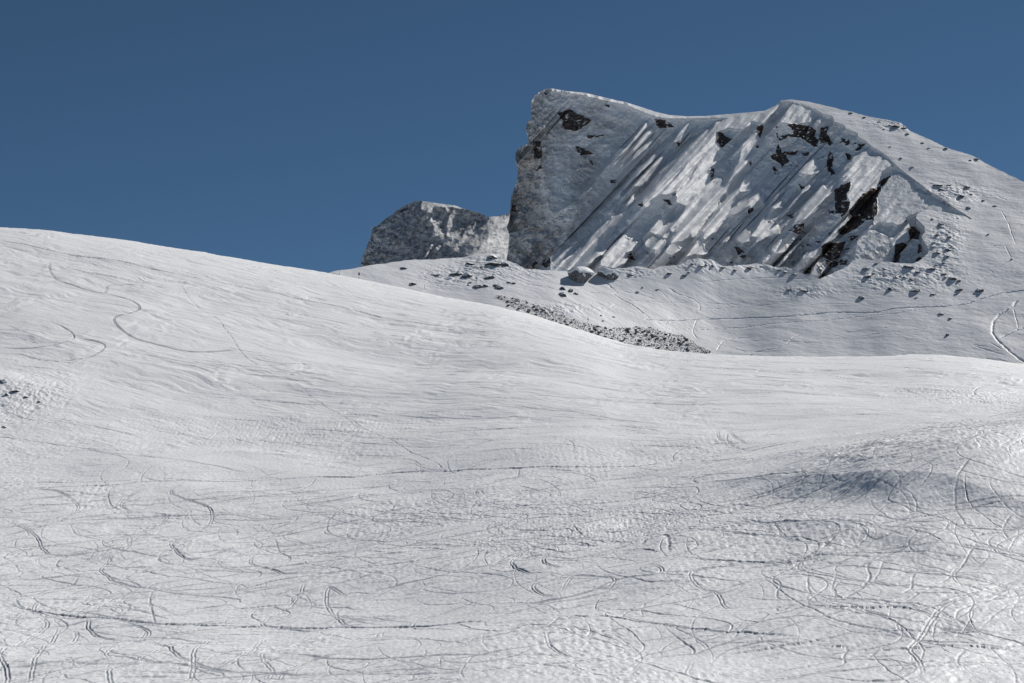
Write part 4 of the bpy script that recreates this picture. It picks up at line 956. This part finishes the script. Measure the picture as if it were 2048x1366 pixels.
for d, dz in [(3, 0.2), (10, -2), (30, -14), (80, -55)]:
    q = PR[-1].copy(); q[:, 1] += d; q[:, 0] *= 1 + d / 1300; q[:, 2] += dz; ext.append(q)
PR = np.concatenate([PR, np.array(ext)])
rkR = np.concatenate([rkR, np.zeros((4, len(rpx)))]); rmR = np.concatenate([rmR, np.zeros((4, len(rpx)))])
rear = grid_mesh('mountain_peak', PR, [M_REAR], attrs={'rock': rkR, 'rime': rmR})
tag(rear, 'smaller grey rocky peak behind, left of the cliff', 'mountain peak', kind='structure')

# ------------------------------------------------------------------ wide snow ground under everything
gp = np.array([[[-6000, -3000, -60], [6000, -3000, -60]], [[-6000, 9000, -60], [6000, 9000, -60]]], float)
gnd = grid_mesh('ground', gp, [M_HILL]); tag(gnd, 'wide snow covered ground around the mountain', 'ground', kind='structure')

# ------------------------------------------------------------------ rocks
def rock_mesh(name, seed, sx, sy, sz, sub=3, amp=0.35, mat=None, cuts=9):
    bm = bmesh.new(); bmesh.ops.create_icosphere(bm, subdivisions=sub, radius=1.0)
    rs = np.random.RandomState(seed)
    V = np.array([v.co[:] for v in bm.verts])
    # cut by random planes for angular facets, then roughen
    for _ in range(cuts):
        n = rs.normal(size=3); n /= np.linalg.norm(n)
        d = rs.uniform(0.55 if cuts < 10 else 0.42, 0.9)
        k = V @ n - d
        V = np.where((k > 0)[:, None], V - np.outer(np.clip(k, 0, 9) * 0.92, n), V)
    r = 1 + amp * (0.5 * fbm(V[:, 0] * 1.7 + V[:, 2] * 0.9, V[:, 1] * 1.7 + V[:, 2] * 1.3, seed % 40, 3))
    V = V * r[:, None] * np.array([sx, sy, sz])
    for v, c in zip(bm.verts, V): v.co = c
    me = bpy.data.meshes.new(name); bm.to_mesh(me); bm.free()
    me.materials.append(mat or M_STONE)
    me.polygons.foreach_set('use_smooth', np.zeros(len(me.polygons), bool))
    return me
def hill_at(px, py):
    Y = HILL(np.array([px]), np.array([py])); P = at(np.array([px]), np.array([py]), Y)
    P[..., 2] += hill_detail(np.array([px]), np.array([py]), Y, P)
    return P[0]
protos = [rock_mesh('rock', 900 + k, 1, 1, 1) for k in range(7)]
def rock(px, py, wpx, hpx, label, group=None, name='rock'):
    c = hill_at(px, py + hpx * 0.3)
    m = c[1] / FPX
    o = bpy.data.objects.new(name, protos[random.randrange(7)])
    COL.objects.link(o)
    o.location = c - np.array([0, 0, hpx * 0.22 * m])
    o.rotation_euler = (random.uniform(-.2, .2), random.uniform(-.12, .2), random.choice([0, math.pi]) + random.uniform(-.3, .3))
    o.scale = (wpx * 0.58 * m, wpx * 0.48 * m, hpx * 0.80 * m)
    return tag(o, label, 'rock', group)
G1 = 'rocks on the slope below the rear peak'; L1 = 'small dark rock on the snow slope below the grey rear peak'
big1 = {(986, 515): 'dark wedge of rock under the top of the snow knoll beside the cliff foot', (934, 552): 'largest dark rock on the snow slope below the rear peak', (954, 574): 'dark rock low on the slope, left of a twin rock pair'}
for (x, y, a, b) in [(986,515,26,8),(941,527,18,5),(955,522,8,4),(988,530,34,7),(1008,530,20,9),(963,535,10,4),(977,535,10,4),(869,548,22,5),(907,547,26,8),(934,552,22,12),(921,546,18,7),(977,555,24,7),(1017,565,12,6),(1027,567,10,6),(954,574,20,9),(970,573,12,8),(939,568,8,4),(936,573,6,4),(990,572,14,6),(999,575,16,8),(824,568,18,4),(941,538,8,3),(940,603,6,4),(808,535,14,4),(1035,597,8,5)]:
    lb = big1.get((x, y))
    rock(x, y, a, b, lb or L1, None if lb else G1)
for (x, y, a, b, lb) in [(1125,575,14,8,'upper left rock of the dark cluster on the snow below the boulders'),(1125,587,17,10,'lowest rock of the dark cluster on the snow below the boulders'),(1140,579,14,8,'middle right rock of the dark cluster below the boulders'),(1151,586,10,6,'small rightmost rock of the dark cluster below the boulders')]:
    rock(x, y, a, b, lb)
G2 = 'stones beside the ski tracks in the basin'; L2 = 'tiny dark stone in the snow basin below the boulders'
for (x, y, a, b) in [(1226,633,8,3),(1206,642,5,3),(1202,632,5,3),(1285,573,5,3),(1274,581,9,4),(1314,577,8,3)]: rock(x, y, a, b, L2, G2)
G3 = 'rocks along the snowy brow under the cliff'; L3 = 'small dark rock on the snowy brow at the foot of the cliff'
for (x, y, a, b) in [(1383,528,10,4),(1402,533,12,3),(1412,530,8,3),(1424,533,8,3),(1338,547,12,4),(1367,549,12,3),(1377,543,8,3),(1445,536,9,4),(1262,550,12,3),(1470,542,9,4),(1497,536,10,7),(1503,534,8,3),(1523,531,6,3),(1558,538,8,4),(1570,541,10,5),(1589,547,12,3)]: rock(x, y, a, b, L3, G3)
G4 = 'rocks on the right hand knoll'; L4 = 'dark flat rock on the rocky knoll under the right end of the cliff'
big4 = {(1735, 551): 'large dark rock low on the left of the rocky knoll', (1829, 578): 'long dark rock at the lower edge of the rocky knoll', (1958, 579): 'dark rock at the far right tip of the rocky knoll'}
for (x, y, a, b) in [(1731,536,16,5),(1735,551,18,8),(1751,527,10,4),(1770,538,7,3),(1747,547,6,4),(1770,550,8,4),(1794,554,12,7),(1800,553,8,5),(1810,556,8,4),(1824,557,11,6),(1817,534,20,4),(1836,545,14,3),(1861,538,20,3),(1887,548,14,3),(1780,576,12,8),(1829,578,22,8),(1905,558,16,5),(1917,562,10,4),(1890,556,8,3),(1886,526,8,5),(1873,528,7,3),(1832,595,7,3),(1917,579,16,5),(1958,579,18,8),(1911,588,8,3),(1867,588,12,4)]:
    lb = big4.get((x, y)); rock(x, y, a, b, lb or L4, None if lb else G4)
G5 = 'rocks on the shoulder under the cornice tip'; L5 = 'dark rock sliver on the snow shoulder below the lower tip of the cornice'
for (x, y, a, b) in [(1880,446,14,6),(1883,450,12,5),(1915,435,5,3),(1864,436,6,3),(1874,468,10,4),(1899,475,10,3),(1898,463,7,3),(1867,485,8,4),(1865,492,10,3),(1874,504,14,5),(1896,497,14,5),(1903,493,5,3),(1893,513,12,4)]: rock(x, y, a, b, L5, G5)
G6 = 'stones in the basin right of the tracks'
for (x, y, a, b, lb) in [(1882,627,12,6,'dark stone just below the long traverse track at right'),(1900,637,8,4,'small stone right below the traverse track stone'),(1894,668,10,7,'lone dark stone in the shaded basin at right'),(1723,593,12,8,'dark rock under the snow drift left of the rocky knoll'),(1608,582,16,6,'larger dark rock under the snow drift below the brow'),(1578,579,10,5,'smaller dark rock left on the drift below the brow'),(1505,709,8,2.5,'thin dark rock at the snow edge in the basin bottom')]: rock(x, y, a, b, lb)
G7 = 'rocks on the open mountain flank'; L7 = 'small rock on the open snow flank right of the cornice'
for (x, y, a, b) in [(1767,258,6,3),(1814,267,10,4),(1791,252,16,4),(1782,249,12,3),(1808,254,12,4),(1845,285,7,3),(1780,294,6,3),(1858,296,7,3),(1801,317,7,3),(1823,333,12,3),(1876,370,20,4),(1896,370,12,3),(1884,380,14,3),(1920,393,14,6),(1937,415,9,5),(1934,375,12,3),(1941,389,8,3),(1758,243,8,3),(1940,320,7,3),(1890,296,10,3),(1952,316,12,3),(1700,224,10,2.5),(1728,233,10,2.5),(1965,400,8,3),(1990,410,9,3),(1975,470,7,3)]: rock(x, y, a, b, L7, G7)

LS = 'dark stone in the rough dirty snow at the left edge, halfway down the front slope'
for (x, y, a, b) in [(6, 779, 16, 6), (30, 792, 18, 6), (52, 799, 14, 5), (14, 797, 12, 5), (8, 856, 12, 5), (78, 806, 9, 4)]:
    cl, rw = a_lookup(np.array([float(x)]), np.array([float(y)]))
    c = np.array([bil(G_, cl, rw)[0] for G_ in (XA, YA, ZA)]); m = c[1] / FPX
    o = bpy.data.objects.new('rock', protos[random.randrange(7)]); COL.objects.link(o)
    o.location = c - np.array([0, 0, b * 0.1 * m]); o.rotation_euler = (random.uniform(-.2, .2), 0, random.uniform(0, 3)); o.scale = (a * .5 * m, a * .5 * m, b * .8 * m)
    tag(o, LS, 'rock', 'dark stones at the left edge')

# two snow capped boulders on the brow
def boulder(px, py, wpx, hpx, label, seed, tilt):
    c = hill_at(px, py + hpx * 0.42); m = c[1] / FPX
    root = bpy.data.objects.new('boulder', rock_mesh('boulder', seed, wpx * .52 * m, wpx * .40 * m, hpx * .62 * m, sub=4, amp=0.12, cuts=16, mat=stone_mat('boulder_stone', 0.34, (0.03, 0.03, 0.034), (0.20, 0.20, 0.21))))
    COL.objects.link(root); root.location = (c[0], c[1], c[2] + hpx * 0.25 * m); root.rotation_euler = (R(10), tilt, 0)
    tag(root, label, 'boulder')
    # the cap of snow is the boulder's own top, swollen outwards
    src = root.data; V = np.array([v.co[:] for v in src.vertices]); Nn = np.array([v.normal[:] for v in src.vertices])
    bm = bmesh.new(); bm.from_mesh(src)
    nz = 0.25 * fbm(V[:, 0] / 2.2, V[:, 1] / 2.2, seed % 30, 2)
    kill = [v for v, n, q in zip(bm.verts, Nn, nz) if n[2] + q < 0.25]
    for v, n in zip(bm.verts, Nn): v.co += Vector(n) * 0.28 + Vector((0, 0, 0.22))
    bmesh.ops.delete(bm, geom=kill, context='VERTS')
    edge = [e for e in bm.edges if e.is_boundary]
    r = bmesh.ops.extrude_edge_only(bm, edges=edge)
    for g in r['geom']:
        if isinstance(g, bmesh.types.BMVert): g.co -= Vector((0, 0, 0.6))
    me = bpy.data.meshes.new('snow_cap'); bm.to_mesh(me); bm.free(); me.materials.append(M_HILL)
    cap = bpy.data.objects.new('snow_cap', me); COL.objects.link(cap); cap.parent = root
    return root
boulder(1158, 546, 66, 34, 'larger snow capped boulder leaning on the brow at the foot of the cliff', 41, R(9))
boulder(1212, 544, 48, 24, 'smaller snow capped boulder right of the larger one on the brow', 57, R(14))

# ------------------------------------------------------------------ rubble band where the front slope meets the hillside
def rubble():
    rs = np.random.RandomState(5)
    band = [(985, 592), (1030, 596), (1075, 610), (1120, 628), (1160, 644), (1215, 655), (1250, 655), (1295, 652), (1330, 662), (1365, 668), (1395, 688), (1424, 707), (1380, 709), (1300, 700), (1240, 690), (1150, 660), (1080, 634), (1020, 615)]
    base = rock_mesh('tmp', 77, 1, 1, 1, sub=1, amp=0.5)
    bv = np.array([v.co[:] for v in base.vertices]); bf = np.array([p.vertices[:] for p in base.polygons])
    n = 20000
    x = rs.uniform(985, 1425, n * 8); y = rs.uniform(590, 712, n * 8)
    k = in_poly(band, x + 3 * fbm(x / 9, y / 5, 181, 3), y + 2.5 * fbm(x / 8, y / 5, 187, 3)) & (noise(x / 7, y / 3.5, 191) + 0.8 * rs.rand(len(x)) > -0.25); x, y = x[k][:n], y[k][:n]
    Y = HILL(x, y); P = at(x, y, Y); P[:, 2] += hill_detail(x, y, Y, P) - 0.1
    V, F = [], []
    for i in range(len(x)):
        s = 0.07 + 0.22 * rs.rand() ** 3 + (0.8 * rs.rand() if rs.rand() < 0.012 else 0)
        a = rs.uniform(0, 6.28); c, sn = math.cos(a), math.sin(a)
        q = bv * np.array([s * 1.3, s, s * 0.8]) * (1 + 0.35 * rs.normal(size=(len(bv), 1)) * 0.5)
        q = np.stack([q[:, 0] * c - q[:, 1] * sn, q[:, 0] * sn + q[:, 1] * c, q[:, 2]], -1) + P[i]
        F.append(bf + i * len(bv)); V.append(q)
    V = np.concatenate(V); F = np.concatenate(F).astype(np.int32)
    me = bpy.data.meshes.new('rubble')
    me.vertices.add(len(V)); me.vertices.foreach_set('co', V.astype(np.float32).ravel())
    me.loops.add(F.size); me.loops.foreach_set('vertex_index', F.ravel())
    me.polygons.add(len(F)); me.polygons.foreach_set('loop_start', np.arange(0, F.size, 3, dtype=np.int32))
    me.materials.append(M_RUBBLE); me.update(calc_edges=True)
    o = bpy.data.objects.new('rubble', me); COL.objects.link(o)
    tag(o, 'band of dark grey rubble half buried in snow where the front slope ends', 'rubble', kind='stuff')
rubble()

# ------------------------------------------------------------------ marker poles
M_POLE, _, _, b_ = new_mat('dark_pole'); b_.inputs['Base Color'].default_value = (0.03, 0.03, 0.035, 1); b_.inputs['Roughness'].default_value = 0.6
def pole(px, py_top, py_bot, label, plate=None, lean=0.0, group=None):
    c = hill_at(px, py_bot); m = c[1] / FPX
    h = (py_bot - py_top) * m
    root = bpy.data.objects.new('marker_pole', None); COL.objects.link(root); root.location = c; root.rotation_euler = (0, lean, 0)
    tag(root, label, 'marker pole', group)
    bm = bmesh.new()
    bmesh.ops.create_cone(bm, cap_ends=True, segments=10, radius1=0.09, radius2=0.06, depth=h + 0.6)
    for v in bm.verts: v.co.z += (h + 0.6) / 2 - 0.6
    me = bpy.data.meshes.new('pole'); bm.to_mesh(me); bm.free(); me.materials.append(M_POLE)
    o = bpy.data.objects.new('pole', me); COL.objects.link(o); o.parent = root
    if plate:
        f, pw, ph = plate
        bm = bmesh.new(); bmesh.ops.create_cube(bm, size=1)
        for v in bm.verts: v.co = Vector((v.co.x * pw * m, v.co.y * 0.12 - 0.1, v.co.z * ph * m + h * f))
        bmesh.ops.bevel(bm, geom=bm.edges[:], offset=0.03, segments=2, affect='EDGES')
        me = bpy.data.meshes.new('marker_plate'); bm.to_mesh(me); bm.free(); me.materials.append(M_POLE)
        o = bpy.data.objects.new('marker_plate', me); COL.objects.link(o); o.parent = root
pole(679, 540, 552, 'thin dark marker pole farthest left on the brow against the sky')
pole(718, 545, 558, 'marker pole with a dark plate, left below the rear peak', (.72, 3.2, 5))
pole(849, 570, 579, 'thin marker pole on the edge of the front slope below the rear peak')
pole(1052, 600, 610, 'thin marker pole at the left end of the rubble band')
pole(1112, 605, 616, 'thin tall marker pole standing above the rubble band')
pole(1176, 632, 646, 'marker pole with a small plate right of the tall pole by the rubble', (.5, 2.2, 2.6))
pole(2023, 508, 522, 'leaning marker pole on the open flank at far right', (.06, 4, 2.5), R(-10))
